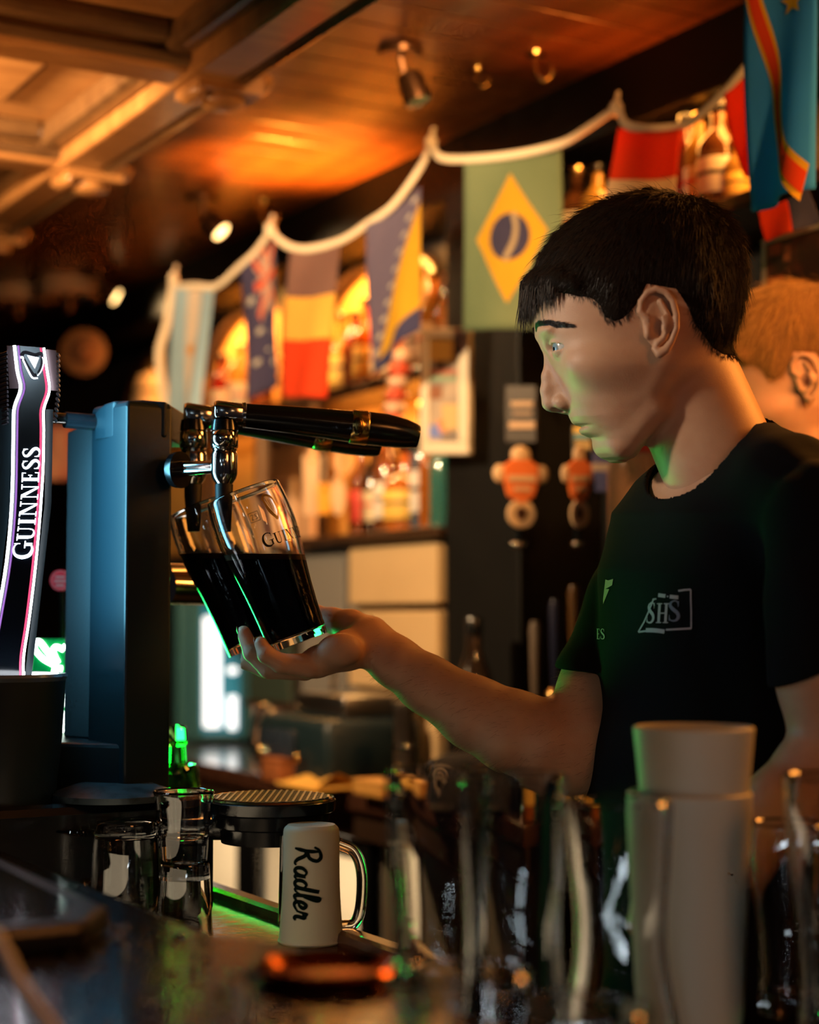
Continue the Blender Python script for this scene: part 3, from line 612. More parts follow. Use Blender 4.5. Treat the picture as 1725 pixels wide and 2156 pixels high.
# ------------------------------------------------------------------ illuminated stout font
gf = thing('beer_font', 'black illuminated stout font with white light strips and GUINNESS lettering', 'beer font', P(40, 1640, 1.70)); gf.location.z = 1.07
o = Vector(gf.location)
LED = mat('white_led_strip', (1,1,1), 0.4, emit=(0.86,0.93,1.0), estr=7.0); PINK = mat('red_led_edge', (0.8,0.1,0.2), 0.4, emit=(0.95,0.05,0.16), estr=1.1); VIO = mat('violet_led_edge', (0.4,0.2,0.6), 0.4, emit=(0.30,0.12,0.50), estr=0.8)
FACE = mat('gloss_black_acrylic', (0.004,0.007,0.012), 0.12, coat=0.9)
def G(px, py, dd=0.0): return P(px, py, 1.66+dd)-o
Lft = [(30,727),(36,780),(43,818),(30,858),(28,900),(25,1050),(14,1180),(-6,1300),(-22,1390),(-24,1440)]
Rgt = [(92,732),(99,780),(104,822),(92,862),(92,905),(90,1000),(78,1160),(62,1300),(50,1380),(49,1428)]
def strip(pts, w, dd, name, m, parent, th=0.002):
    Q = ribbon([np.array(p, float) for p in catmull(pts, 4)], w)
    V = []; F = []
    for q in Q: k = len(V); V += [G(*p, dd) for p in q]+[G(*p, dd+th) for p in q]; F += [(k,k+1,k+2,k+3),(k+7,k+6,k+5,k+4),(k,k+4,k+5,k+1),(k+2,k+6,k+7,k+3)]
    return mk(name, V, F, m, parent, False)
Lc = catmull(Lft, 4); Rc = catmull(Rgt, 4); n = len(Lc)
V = [G(*p, 0) for p in Lc]+[G(*p, 0) for p in Rc]+[G(*p, .07) for p in Lc]+[G(*p, .07) for p in Rc]
F = []
for i in range(n-1): F += [(i, n+i, n+i+1, i+1), (2*n+i, 2*n+i+1, 3*n+i+1, 3*n+i), (i, i+1, 2*n+i+1, 2*n+i), (n+i, 3*n+i, 3*n+i+1, n+i+1)]
F += [(0, 2*n, 3*n, n), (n-1, 2*n-1, 4*n-1, 3*n-1)]
mk('face_panel', V, F, FACE, gf, False)
strip(Lft, 6.5, -0.002, 'light_strip', LED, gf); strip(Rgt, 5.5, -0.002, 'light_strip', LED, gf)
strip([(x+8.5, y) for x, y in Lft], 4, -0.001, 'colour_edge', VIO, gf); strip([(x-6.5, y) for x, y in Rgt], 4, -0.001, 'colour_edge', PINK, gf)
# cheeks either side of the face
for pts, m in (([(29,728),(36,782),(43,818),(20,818),(14,728)], 0), ([(95,735),(103,785),(108,822),(122,823),(118,738)], 0)):
    V = [G(*p, 0.004) for p in pts]+[G(*p, 0.066) for p in pts]; k = len(pts)
    mk('head_cheek', V, [tuple(range(k)), tuple(range(2*k-1, k-1, -1))]+[(i,i+k,(i+1)%k+k,(i+1)%k) for i in range(k)], mat('bronze_grey_trim', (0.16,0.11,0.12), 0.35, metal=0.4), gf, False)
for (a, b, c, d) in (((-14,860),(28,860),(26,1060),(-2,1060)), ((96,862),(112,862),(108,1060),(94,1060)), ((-20,1060),(22,1060),(-30,1440),(-66,1440)), ((94,1060),(108,1060),(66,1428),(52,1428))):
    V = [G(*p, 0.006) for p in (a,b,c,d)]+[G(*p, 0.066) for p in (a,b,c,d)]
    MB().add(V, [(0,1,2,3),(7,6,5,4),(0,4,5,1),(1,5,6,2),(2,6,7,3),(3,7,4,0)]).build('side_cheek', SATIN, gf, smooth=False)
for i in range(17):
    y = 742+i*9.2; MB().tube(catmull([tuple(G(-30, y+14, .03)), tuple(G(-8, y+8, .012)), tuple(G(16+0.05*i, y, .004))], 3), 0.0017, 6).build('rib', mat('grey_rib', (0.10,0.10,0.12), 0.3, metal=0.5), gf)
for i in range(14):
    y = 745+i*10.5; x = 121-max(0, y-830)*0.12; MB().tube([tuple(G(x, y, .004)), tuple(G(x+3, y+5, .03))], 0.0016, 6).build('rib', mat('grey_rib'), gf)
# lettering, reading upwards
Q, wl = word('GUINNESS', 1.0, 0.03, 1.12); H = 46.0; span = 238.0; k = span/wl
def gl(x, y):
    py = 1177-x*k; cx = np.interp(py, [930,1040,1110,1180], [66,62,55,47]); return G(cx-(y-0.5)*36+0.5, py, -0.0016)
quads_mesh(Q, gl, 'lettering', LED, gf)
# harp
strip([(43,753),(47,752),(49,756)], 4, -0.0015, 'harp_scroll', LED, gf); strip([(48,757),(58,778),(68,795),(79,796)], 3.2, -0.0016, 'harp_outline', LED, gf); strip([(79,791),(86,782),(91,768),(91,757),(89,752)], 1.6, -0.0016, 'harp_outline', LED, gf)
mk('harp_strings', [G(57,748,-.0014), G(82,753,-.0014), G(73,776,-.0014)], [(0,1,2)], LED, gf, False)
strip([(44,749),(50,742),(60,743),(74,747),(86,744),(91,752)], 7, -0.0012, 'harp_neck', mat('grey_rib'), gf); strip([(46,752),(58,774),(70,790),(76,790)], 8, -0.0011, 'harp_body', mat('grey_rib'), gf); strip([(88,752),(87,770),(80,786)], 5, -0.0011, 'harp_pillar', mat('grey_rib'), gf)
# collar at the foot
c0 = P(-22, 1450, 1.66)-o
# a cup with a raised lip that carries the light ring
def cup(prof, name, m): return MB().lathe(prof, 56, Matrix.Translation(Vector((c0.x, c0.y+0.03, 0))), False, False).build(name, m, gf)
zr = zof(1422, 1.66)-o.z
cup([(0.001,0.0),(0.058,0.0),(0.064,zr*0.5),(0.0665,zr-0.006)], 'cup', SATIN); cup([(0.0665,zr-0.006),(0.069,zr-0.002),(0.0675,zr+0.001),(0.060,zr+0.0005)], 'cup_lip', mat('steel_blue_lip', (0.20,0.27,0.33), 0.25, metal=0.6)); cup([(0.060,zr+0.0005),(0.053,zr-0.003)], 'light_ring', LED); cup([(0.053,zr-0.003),(0.001,zr-0.004)], 'cup_top', FACE)

# ------------------------------------------------------------------ green lit sign behind the fonts
gs = thing('neon_sign', 'green backlit sign with white script lettering glowing between the two fonts', 'sign', P(118, 1560, 1.97)); gs.location.z = 1.07; o = Vector(gs.location)
NEON = mat('white_neon', (1,1,1), 0.4, emit=(0.86,1.0,0.92), estr=7.0)
def S2(px, py, dd=0.0): return P(px, py, 1.97+dd)-o
bd = [(62,1345),(150,1345),(160,1572),(96,1572),(70,1440)]
V = [S2(*p) for p in bd]+[S2(*p, .02) for p in bd]; k = len(bd)
mk('board', V, [tuple(range(k)), tuple(range(2*k-1,k-1,-1))]+[(i,i+k,(i+1)%k+k,(i+1)%k) for i in range(k)], mat('green_backlit_acrylic', (0.0,0.25,0.05), 0.3, emit=(0.0,0.45,0.10), estr=0.30), gs, False)
for w, pts in ((11, [(72,1352),(84,1352),(100,1372),(122,1396)]), (10, [(72,1352),(74,1368),(92,1388),(118,1402)]), (10, [(122,1396),(112,1372),(118,1362),(134,1368)]), (9, [(134,1368),(138,1358)]), (11, [(110,1410),(124,1412),(126,1402)]), (14, [(126,1425),(138,1440),(128,1462),(140,1472)]), (14, [(140,1480),(124,1484),(126,1500),(142,1512)]), (16, [(124,1520),(136,1524),(128,1538),(142,1548)])):
    Q = ribbon(catmull(pts, 6), w); quads_mesh(Q, lambda x, y: S2(x, y, -.003), 'script_stroke', NEON, gs)
MB().box(S2(125,1558,.01), (0.05,0.04,0.006)).build('sign_foot', BLK, gs)
# small round red badge
rb = thing('round_badge', 'small round red badge with pale lettering behind the stout font', 'badge', P(128, 1222, 2.02)); o = Vector(rb.location)
M = Matrix.Rotation(PI/2, 4, 'X')
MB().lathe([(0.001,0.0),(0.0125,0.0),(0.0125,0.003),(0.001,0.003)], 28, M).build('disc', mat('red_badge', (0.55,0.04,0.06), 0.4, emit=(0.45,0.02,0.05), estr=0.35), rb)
MB().lathe([(0.0105,0.0034),(0.0112,0.0034),(0.0112,0.003)], 28, M).build('ring', mat('pale_pink_print', (0.8,0.55,0.55), 0.5), rb)
for y, a in ((0.004,0.008),(-0.001,0.010),(-0.006,0.007)): MB().box((0.0,-0.0036,y), (a*1.4,0.0006,0.0026)).build('lettering', mat('pale_pink_print'), rb)
MB().tube([(0,0.002,0),(0,0.01,-0.05),(0,0.01,1.07-rb.location.z)], 0.003, 8).build('stalk', BLK, rb)

# ------------------------------------------------------------------ glassware
GLASS = mat('clear_glass', (1,1,1), 0.0, trans=1.0, ior=1.48)
FROST = mat('frosted_glass', (0.94,0.90,0.68), 0.5, trans=0.42, ior=1.35)
def shell(outer, wall, base):
    """closed lathe profile from an outer profile (r, z upwards)"""
    inner = [(max(r-wall, 0.001), z) for r, z in outer if z > base]
    r0 = np.interp(base, [z for _, z in outer], [r for r, _ in outer])-wall
    top = outer[-1]
    return [(0.0008,outer[0][1]+0.001)]+list(outer)+[(top[0]-wall*0.5, top[1]+wall*0.45)]+inner[::-1]+[(r0*0.95, base+0.001),(0.0008, base)]
def smooth_prof(p, k=5): return [tuple(q) for q in catmull(p, k)]
PINT = smooth_prof([(0.0305,0.0),(0.0312,0.012),(0.0322,0.035),(0.0352,0.068),(0.0392,0.100),(0.0408,0.122),(0.0400,0.142),(0.0378,0.160)])
def tilt_mat(base, ang, yaw=0.0): return Matrix.Translation(base) @ Matrix.Rotation(yaw, 4, 'Z') @ Matrix.Rotation(ang, 4, 'Y')
STOUT = mat('dark_stout', (0.036,0.016,0.030), 0.08, spec=0.5); FOAM = mat('tan_foam', (0.50,0.30,0.18), 0.7, bump=(700, 0.2, ONE))
def held_pint(bx, by, d, ang, level_py, label, txt):
    base = P(bx, by, d); t = thing('pint_glass', label, 'glass', base, 0, 'pints being filled'); t.rotation_euler = (0, ang, 0)
    g = MB().lathe(shell(PINT, 0.0024, 0.007), 64).build('glass_wall', GLASS, t)
    # the stout keeps a level top while the glass leans
    zl = zof(level_py, d)-base.z; R = Matrix.Rotation(ang, 3, 'Y'); up = R.inverted() @ Vector((0,0,1))
    bm = bmesh.new(); pr = [(max(r-0.00215, 0.001), z) for r, z in PINT if z > 0.0078]; n = 56
    rows = [[bm.verts.new((r*math.cos(2*PI*k/n), r*math.sin(2*PI*k/n), z)) for k in range(n)] for r, z in pr]
    for i in range(len(rows)-1):
        for k in range(n): bm.faces.new((rows[i][k], rows[i][(k+1)%n], rows[i+1][(k+1)%n], rows[i+1][k]))
    bm.faces.new(rows[0][::-1]); bm.faces.new(rows[-1])
    def cutslab(lo, hi, name, m):
        b2 = bm.copy()
        for co, flip_ in ((hi, False), (lo, True)):
            if co is None: continue
            gm = b2.verts[:]+b2.edges[:]+b2.faces[:]
            r = bmesh.ops.bisect_plane(b2, geom=gm, plane_co=up*co, plane_no=up, clear_outer=not flip_, clear_inner=flip_)
            ed = [e for e in r['geom_cut'] if isinstance(e, bmesh.types.BMEdge)]
            bmesh.ops.holes_fill(b2, edges=ed, sides=0)
        bmesh.ops.recalc_face_normals(b2, faces=b2.faces[:])
        me = bpy.data.meshes.new(name); b2.to_mesh(me); b2.free(); me.polygons.foreach_set('use_smooth', [True]*len(me.polygons)); me.materials.append(m)
        try: me.set_sharp_from_angle(angle=0.6)
        except Exception: pass
        ob = bpy.data.objects.new(name, me); COL.objects.link(ob); ob.parent = t
    cutslab(None, zl-0.0055, 'stout', STOUT); cutslab(zl-0.0055, zl, 'foam', FOAM); bm.free()
    def wrap(x, y, a0=-PI/2, off=0.0004):
        r = np.interp(y, [z for _, z in PINT], [q for q, _ in PINT])+off; return (r*math.cos(a0+x/r), r*math.sin(a0+x/r), y)
    if txt:
        INK = mat('black_glass_print', (0.01,0.01,0.01), 0.4); GOLD = mat('gold_glass_print', (0.35,0.22,0.06), 0.3, metal=0.8)
        Q, wl = word('GUINNESS', 0.011, 0.03, 1.2); quads_mesh(Q, lambda x, y: wrap(x+0.004, y+0.098), 'printed_name', INK, t)
        hq = cv((0.000,0.030),(0.003,0.034),(0.008,0.033),(0.012,0.029), w=0.0022)+cv((0.001,0.030),(0.004,0.018),(0.010,0.008), w=[0.0014,0.0034,0.0030])+cv((0.012,0.029),(0.0135,0.018),(0.010,0.008), w=0.0016)
        for i in range(4): hq += ln((0.004+0.0018*i,0.030-0.0006*i),(0.0075+0.0009*i,0.013+0.002*i), w=0.0005)
        quads_mesh(hq, lambda x, y: wrap(x+0.018, y+0.113), 'printed_harp', GOLD, t)
        Q, _ = word('25', 0.006, 0.05); fr = rect(-0.002,-0.002,0.0095,-0.0014)+rect(-0.002,0.0075,0.0095,0.0081)+rect(-0.002,-0.002,-0.0014,0.008)+rect(0.009,-0.002,0.0095,0.008)
        quads_mesh(Q+fr, lambda x, y: wrap(-x+0.004, y+0.134, PI/2), 'fill_mark', mat('white_glass_print', (0.6,0.6,0.55), 0.5), t)
    # embossed harp ridge on the wall
    for k in range(3): quads_mesh(cv((-0.020+k*.003,0.055),(-0.018+k*.003,0.068),(-0.021+k*.003,0.082), w=0.0012), lambda x, y: wrap(x, y, -PI/2-0.25, 0.0007), 'embossed_line', GLASS, t)
    return t
A1 = math.radians(-20.7)
held_pint(629, 1354, 1.70, A1, 1168, 'tilted pint glass of stout held in front, printed GUINNESS', True)
held_pint(540, 1362, 1.80, math.radians(-21.5), 1166, 'tilted pint glass of stout held behind the front pint', False)

def glass_thing(label, prof, wall, base, loc, m=GLASS, invert=False, n=48, group=None, name='glass', cat='glass'):
    t = thing(name, label, cat, loc, 0, group)
    h = max(z for _, z in prof); M = Matrix.Translation((0,0,h)) @ Matrix.Rotation(PI, 4, 'X') if invert else None
    MB().lathe(shell(prof, wall, base), n, M).build('glass_wall', m, t)
    return t
TUM = smooth_prof([(0.0225,0.0),(0.0232,0.004),(0.0245,0.025),(0.0265,0.060),(0.0275,0.068)])
def onto(px, py, d, z): p = P(px, py, d); return Vector((p.x, p.y, z))
SG = 'small tumblers stacked on the worktop'
glass_thing('upturned lower tumbler at the foot of the stacked pair', TUM, 0.003, 0.014, onto(388,1930,1.60,ZW+0.002), invert=True, group=SG)
t = glass_thing('upright thick-bottomed tumbler standing on top of the upturned one', smooth_prof([(0.0215,0),(0.0225,0.003),(0.0245,0.030),(0.0275,0.058),(0.0290,0.064)]), 0.003, 0.020, onto(386,1800,1.60,ZW+0.002+0.0705), group=SG)
glass_thing('upturned tumbler left of the stacked pair', smooth_prof([(0.026,0),(0.028,0.003),(0.031,0.03),(0.034,0.094),(0.0345,0.104)]), 0.003, 0.014, onto(262,1930,1.62,ZW+0.002), invert=True, group=SG)
glass_thing('small upturned stemmed glass whose wide foot shows at the left', [(0.034,0.0),(0.0345,0.002),(0.020,0.006),(0.007,0.012),(0.006,0.030),(0.016,0.046),(0.024,0.075),(0.025,0.094)], 0.0024, 0.04, onto(168,1930,1.66,ZW+0.002), invert=True, group=SG)

# frosted mug standing on its rim
mg = thing('beer_mug', 'frosted beer mug turned upside down with Radler in dark script', 'mug', onto(655,1970,1.58,ZW+0.002))
MUG = smooth_prof([(0.022,0.0),(0.0255,0.004),(0.0262,0.012),(0.0262,0.02),(0.0268,0.06),(0.0295,0.100),(0.031,0.106)])
Mi = Matrix.Translation((0,0,0.106)) @ Matrix.Rotation(PI, 4, 'X')
MB().lathe(shell(MUG, 0.0035, 0.016), 48, Mi).build('mug_wall', FROST, mg)
MB().tube(catmull([(0.025,0.004,0.088),(0.040,0.006,0.080),(0.047,0.006,0.060),(0.046,0.006,0.030),(0.040,0.005,0.014),(0.028,0.003,0.012)], 6), 0.0042, 12, squash=1.3).build('mug_handle', GLASS, mg)
MB().tube([(-0.0275,0.012,0.012),(-0.026,0.012,0.094)], 0.004, 10).build('clear_flute', GLASS, mg)
Q, wl = script('Radler', 0.024, 0.13)
def mugw(x, y, off=0.0006):
    z = 0.0885-x*(0.066/wl); r = np.interp(0.106-z, [q for _, q in MUG], [q for q, _ in MUG])+off; a = -PI/2-0.18+(y-0.010)/r; return (r*math.cos(a), r*math.sin(a), z)
quads_mesh(Q, mugw, 'script_lettering', mat('dark_green_print', (0.002,0.008,0.005), 0.7, spec=0.05), mg)

# foreground pints on the lower worktop, far out of focus
FP = smooth_prof([(0.034,0.0),(0.0345,0.010),(0.0325,0.035),(0.0335,0.065),(0.039,0.105),(0.0435,0.140),(0.0445,0.165)])
FG = 'clear pint glasses in the foreground'
zb = 0.965
bl(0.46, 0.745, 0.1, 1.25, ZW, zb).build('drain_mat', mat('black_rubber'), ct, smooth=False, bevel=0.003)
def fg(px, rim_y, d, label, prof=FP, m=GLASS, group=FG, z=None, invert=False):
    h = max(q for _, q in prof); c = P(px, rim_y, d); return glass_thing(label, prof, 0.0032, 0.014, Vector((c.x, c.y, (c.z-h) if z is None else z)), m, invert, 48, group, 'pint_glass')
WAV = smooth_prof([(0.046,0.0),(0.047,0.008),(0.044,0.028),(0.037,0.060),(0.035,0.090),(0.038,0.125),(0.0405,0.160),(0.041,0.172)])
def stand(px, d, h, label, prof, m=GLASS, group=FG, invert=False):
    c = P(px, 1800, d); return glass_thing(label, prof, 0.0034, 0.014, Vector((c.x, c.y, zb)), m, invert, 48, group, 'pint_glass')
def scaled(prof, h, kr=1.0): H_ = max(q for _, q in prof); return [(r*kr, z*h/H_) for r, z in prof]
stand(925, 1.02, 0.195, 'waisted clear pint glass nearest the frosted mug in the foreground', scaled(WAV, 0.193, 0.78))
stand(1085, 1.06, 0.19, 'waisted clear pint glass second from the left in the foreground', scaled(WAV, 0.186, 0.80))
stand(1305, 1.10, 0.175, 'clear pint glass overlapping the frosted stack on its left', scaled(WAV, 0.166, 0.84))
stand(1655, 1.24, 0.15, 'shorter clear glass just right of the frosted stack', scaled(FP, 0.135, 0.62))
stand(1765, 1.14, 0.16, 'clear pint glass at the right edge of the picture', scaled(FP, 0.178, 0.82))
stand(985, 0.92, 0.10, 'low clear tumbler at the bottom edge in front of the waisted glasses', scaled(TUM, 0.095, 1.25))
stand(1200, 0.90, 0.09, 'low clear tumbler at the bottom edge below the second waisted glass', scaled(TUM, 0.080, 1.5))
FR = [(0.036,0.0),(0.0365,0.01),(0.0385,0.06),(0.0425,0.120),(0.0445,0.160)]
c = P(1452, 1640, 1.22)
glass_thing('lower frosted pint glass of the nested stack', smooth_prof(FR), 0.003, 0.012, Vector((c.x, c.y, zb)), FROST, group='nested frosted pints', name='pint_glass')
c2 = P(1462, 1640, 1.22)
glass_thing('upper frosted pint glass nested in the one below', smooth_prof([(r*0.93, z) for r, z in FR[:-1]]+[(0.0432,0.160)]), 0.003, 0.012, Vector((c2.x, c2.y, zb+0.046)), FROST, group='nested frosted pints', name='pint_glass')
# green bottle behind the tower
gb = thing('bottle', 'green glass bottle neck peeping out behind the tap tower', 'bottle', onto(366,1650,1.95,1.07))
hb = zof(1526,1.95)-1.07
BT = smooth_prof([(0.030,-0.118),(0.031,-0.110),(0.031,-0.02),(0.026,0.012),(0.0165,hb-0.055),(0.0125,hb-0.024),(0.0118,hb-0.020)])
BT = [(r, z+0.118) for r, z in BT]
MB().lathe(shell(BT, 0.0028, 0.006), 32).build('bottle_wall', mat('green_glass', (0.25,0.75,0.28), 0.02, trans=1.0, ior=1.48), gb)
MB().lathe([(0.0125,hb+0.094),(0.0145,hb+0.096),(0.0145,hb+0.114),(0.0125,hb+0.117),(0.009,hb+0.117)], 28).build('bottle_lip', mat('green_glass'), gb)
gb.location.z = ZW-0.0
gb.location.z = 1.07-0.118

# ------------------------------------------------------------------ back bar
CREAM = mat('cream_laminate', (0.62,0.44,0.24), 0.45, noise=((0.54,0.37,0.19), 3, ONE, 0.3, 0.7))
AMBER = mat('amber_plaster', (0.80,0.42,0.10), 0.6, noise=((0.48,0.20,0.04), 4, ONE, 0.3, 0.7))
SHELF = mat('dark_shelf_wood', (0.055,0.026,0.012), 0.3, coat=0.4, noise=((0.03,0.014,0.007), 6, (2,14,2), 0.3, 0.7))
def lbox(mb, c0, n0, n1, m0, m1, z0, z1):      # box in the axes of a thing standing at bar position c0
    return mb.box(((n0+n1)/2-c0[0], (m0+m1)/2-c0[1], (z0+z1)/2-c0[2]), (n1-n0, m1-m0, z1-z0))
# arched niches
def arch(m0, m1, ztop, label):
    c0 = (NW, (m0+m1)/2, 1.42); t = thing('arched_niche', label, 'niche', B(*c0), TH, 'lit niches of the back bar')
    hw = (m1-m0)/2; pts = [(-hw, 0.0), (hw, 0.0)]+[(hw*math.cos(a*PI/18), ztop-1.42-hw*0.55+hw*0.55*math.sin(a*PI/18)) for a in range(19)]
    V = [(-0.004, y, z) for y, z in pts]+[(-0.02, y, z) for y, z in pts]; k = len(pts)
    mk('back_panel', V, [tuple(range(k)), tuple(range(2*k-1,k-1,-1))]+[(i,i+k,(i+1)%k+k,(i+1)%k) for i in range(k)], AMBER, t, False)
    ar = [(-0.03, hw*1.02*math.cos(a*PI/18), ztop-1.42-hw*0.55+hw*0.57*math.sin(a*PI/18)) for a in range(19)]
    MB().tube([(-0.03, hw*1.02, 0)]+ar+[(-0.03, -hw*1.02, 0)], 0.014, 8).build('arch_moulding', SHELF, t)
    return t
arch(2.92, 3.46, 2.02, 'wide amber arched niche behind the dusky blue flag')
arch(3.56, 4.10, 2.02, 'amber arched niche behind the navy starred flag')
arch(4.20, 4.70, 2.00, 'amber arched niche farthest along the back bar')
# shelves, pillars, bulkhead posts
def plain(name, label, cat, n0, n1, m0, m1, z0, z1, m, bevel=0.004, group=None):
    c0 = ((n0+n1)/2, (m0+m1)/2, z0); o = lbox(MB(), c0, n0, n1, m0, m1, z0, z1).build(name, m, None, False, bevel); o.location = B(*c0); o.rotation_euler = (0,0,TH)
    return tag(o, label, cat, group)
plain('shelf_board', 'dark upper bottle shelf running under the lit niches', 'shelf', 1.60, 1.752, 2.65, 4.75, 1.695, 1.72, SHELF, group='back bar shelves')
plain('shelf_board', 'lower bottle shelf above the cream drawers', 'shelf', 1.58, 1.80, 2.64, 3.32, 1.395, 1.415, SHELF, group='back bar shelves')
plain('shelf_board', 'high dark shelf above the barman\'s head', 'shelf', 1.60, 1.80, 0.9, 2.42, 1.83, 1.853, SHELF, group='back bar shelves')
plain('pillar', 'broad black pillar behind the green flag', 'pillar', 1.60, 1.80, 2.40, 2.64, 0.95, 2.03, BLACKW)
plain('pillar', 'slim black post between the two larger niches', 'pillar', 1.70, 1.80, 3.47, 3.55, 1.415, 2.03, BLACKW)
plain('backboard', 'black board behind the pump clips', 'board', 1.77, 1.795, 0.9, 2.40, 0.95, 1.83, BLACKW)
# back counter
bc = thing('back_counter', 'dark reddish wooden back counter along the wall', 'counter', B(1.6, 2.8, 0), TH)
c0 = (1.6, 2.8, 0)
lbox(MB(), c0, 1.40, 1.79, 2.05, 5.2, 0.915, 0.95).build('worktop', mat('reddish_dark_wood', (0.065,0.026,0.016), 0.22, coat=0.6, noise=((0.035,0.014,0.009), 5, (2,12,2), 0.3, 0.7)), bc, False, 0.006)
lbox(MB(), c0, 1.415, 1.43, 2.05, 5.2, 0.865, 0.915).build('apron', mat('dark_bar_front'), bc, False, 0.003)
lbox(MB(), c0, 1.46, 1.79, 2.05, 5.2, 0.0, 0.09).build('kickboard', BLACKW, bc, False)
# lit bottle fridges below it
TUBE = mat('warm_white_tube', (1,1,1), 0.4, emit=(1.0,0.78,0.50), estr=9.0)
def fridge(m0, label):
    m1 = m0+0.50; c0 = (1.62, (m0+m1)/2, 0.09); t = thing('bottle_fridge', label, 'fridge', B(*c0), TH, 'lit fridges under the back counter')
    b = MB(); lbox(b, c0, 1.76, 1.80, m0, m1, 0.09, 0.86); lbox(b, c0, 1.46, 1.76, m0, m0+0.03, 0.09, 0.86); lbox(b, c0, 1.46, 1.76, m1-0.03, m1, 0.09, 0.86); lbox(b, c0, 1.46, 1.76, m0+0.03, m1-0.03, 0.83, 0.86); lbox(b, c0, 1.46, 1.76, m0+0.03, m1-0.03, 0.09, 0.12)
    b.build('case', mat('fridge_liner', (0.75,0.66,0.52), 0.4), t, False)
    for z in (0.36, 0.60): lbox(MB(), c0, 1.50, 1.755, m0+0.032, m1-0.032, z, z+0.008).build('wire_shelf', STEEL, t, False)
    d = MB()
    for a, b_, z0, z1 in ((m0, m0+0.035, 0.09, 0.86), (m1-0.035, m1, 0.09, 0.86), (m0+0.035, m1-0.035, 0.825, 0.86), (m0+0.035, m1-0.035, 0.09, 0.13)): lbox(d, c0, 1.43, 1.455, a, b_, z0, z1)
    dr = d.build('door', BLK, t, False, 0.003); lbox(MB(), c0, 1.438, 1.444, m0+0.035, m1-0.035, 0.13, 0.825).build('pane', mat('pane_glass', (1,1,1), 0.0, trans=1.0, ior=1.05), dr, False)
    p = [(1.475-c0[0], m0+0.055-c0[1], 0.15-c0[2]), (1.475-c0[0], m0+0.055-c0[1], 0.81-c0[2])]; MB().tube(p, 0.010, 10).build('light_tube', TUBE, t)
    lamp('fridge_lamp', 'AREA', B(1.74, (m0+m1)/2, 0.75), 1.6, (1.0,0.76,0.48), 0.3, aim=B(1.2, (m0+m1)/2, 0.70))
    return t
fridge(2.62, 'lit bottle fridge behind the frosted mug'); fridge(3.14, 'lit bottle fridge below the round drip tray'); fridge(3.66, 'lit bottle fridge behind the stacked tumblers')
# drawers
dw = thing('drawer_unit', 'cream drawer unit under the lower bottle shelf', 'drawers', B(1.70, 2.835, 0.95), TH); c0 = (1.70, 2.835, 0.95)
lbox(MB(), c0, 1.62, 1.79, 2.66, 3.01, 0.95, 1.393).build('carcass', SHELF, dw, False)
for z0, z1 in ((0.955,1.105),(1.115,1.262),(1.275,1.385)): lbox(MB(), c0, 1.595, 1.622, 2.665, 3.005, z0, z1).build('drawer_front', CREAM, dw, False, 0.004)
st = thing('steel_cabinet', 'grey steel cabinet left of the cream drawers', 'cabinet', B(1.70, 3.17, 0.95), TH); c0 = (1.70, 3.17, 0.95)
lbox(MB(), c0, 1.62, 1.80, 3.035, 3.31, 0.95, 1.393).build('body', mat('grey_enamel', (0.22,0.21,0.20), 0.4), st, False, 0.006); lbox(MB(), c0, 1.605, 1.622, 3.045, 3.30, 0.97, 1.375).build('door', mat('grey_enamel'), st, False, 0.004)
MB().tube([(-0.105,-0.1,0.12),(-0.105,-0.1,0.3)], 0.006, 8).build('handle', CHROME, st)
# peach notice board with leaflets
nb = thing('notice_board', 'peach board with a printed leaflet behind the tap levers', 'notice board', B(1.68, 3.56, 1.0), TH); c0 = (1.68, 3.56, 1.0)
lbox(MB(), c0, 1.68, 1.695, 3.34, 3.64, 0.952, 1.69).build('board', mat('peach_board', (0.62,0.36,0.20), 0.6, noise=((0.50,0.27,0.14), 4, ONE, 0.3, 0.7)), nb, False, 0.003)
lbox(MB(), c0, 1.672, 1.68, 3.42, 3.55, 1.30, 1.56).build('leaflet', mat('pale_paper', (0.72,0.52,0.36), 0.7), nb, False)
for i in range(5): lbox(MB(), c0, 1.669, 1.672, 3.445, 3.525, 1.46+i*0.018, 1.468+i*0.018).build('printed_line', mat('brown_print', (0.12,0.05,0.03), 0.7), nb, False)
lbox(MB(), c0, 1.669, 1.673, 3.44, 3.53, 1.44, 1.555).build('printed_panel', mat('mauve_print', (0.22,0.11,0.09), 0.7), nb, False)
# hanging tags
def hang(px, py0, py1, w, d, m, label, cat, shape='rect', cord=None):
    top = P(px, py0-40, d); t = thing('hanging_tag', label, cat, P(px, (py0+py1)/2, d), TH*0.6, 'tags hanging under the upper shelf'); h = (py1-py0)*d/FPX; W2 = w*d/FPX/2
    pts = [(-W2,-h/2),(W2,-h/2),(W2,h/2),(-W2,h/2)] if shape == 'rect' else [(W2*math.cos(a*PI/12), h/2*math.sin(a*PI/12)) for a in range(24)]
    MB().prism(pts, -0.002, 0.002, 'y').build('card', m, t, False); MB().tube([(0,0,h/2-0.003),(0,0,h/2+0.06)], 0.0015, 6).build('cord', TAPE, t); MB().lathe([(0.002,0),(0.0045,0.0005),(0.0045,0.001),(0.002,0.001)], 10, Matrix.Translation((0,-0.003,h/2-0.01)) @ Matrix.Rotation(PI/2,4,'X')).build('eyelet', BRASS, t)
    return t
hang(655, 960, 1085, 34, 3.45, mat('bone_plastic', (0.62,0.46,0.32), 0.5), 'long pale tag hanging left of the orange one', 'tag')
hang(683, 1018, 1082, 30, 3.42, mat('orange_yellow_card', (0.85,0.40,0.05), 0.5), 'orange yellow tag hanging under the levers', 'tag')
hang(712, 1000, 1085, 30, 3.38, mat('bone_plastic'), 'oval pale tag hanging right of the orange one', 'tag', 'oval')
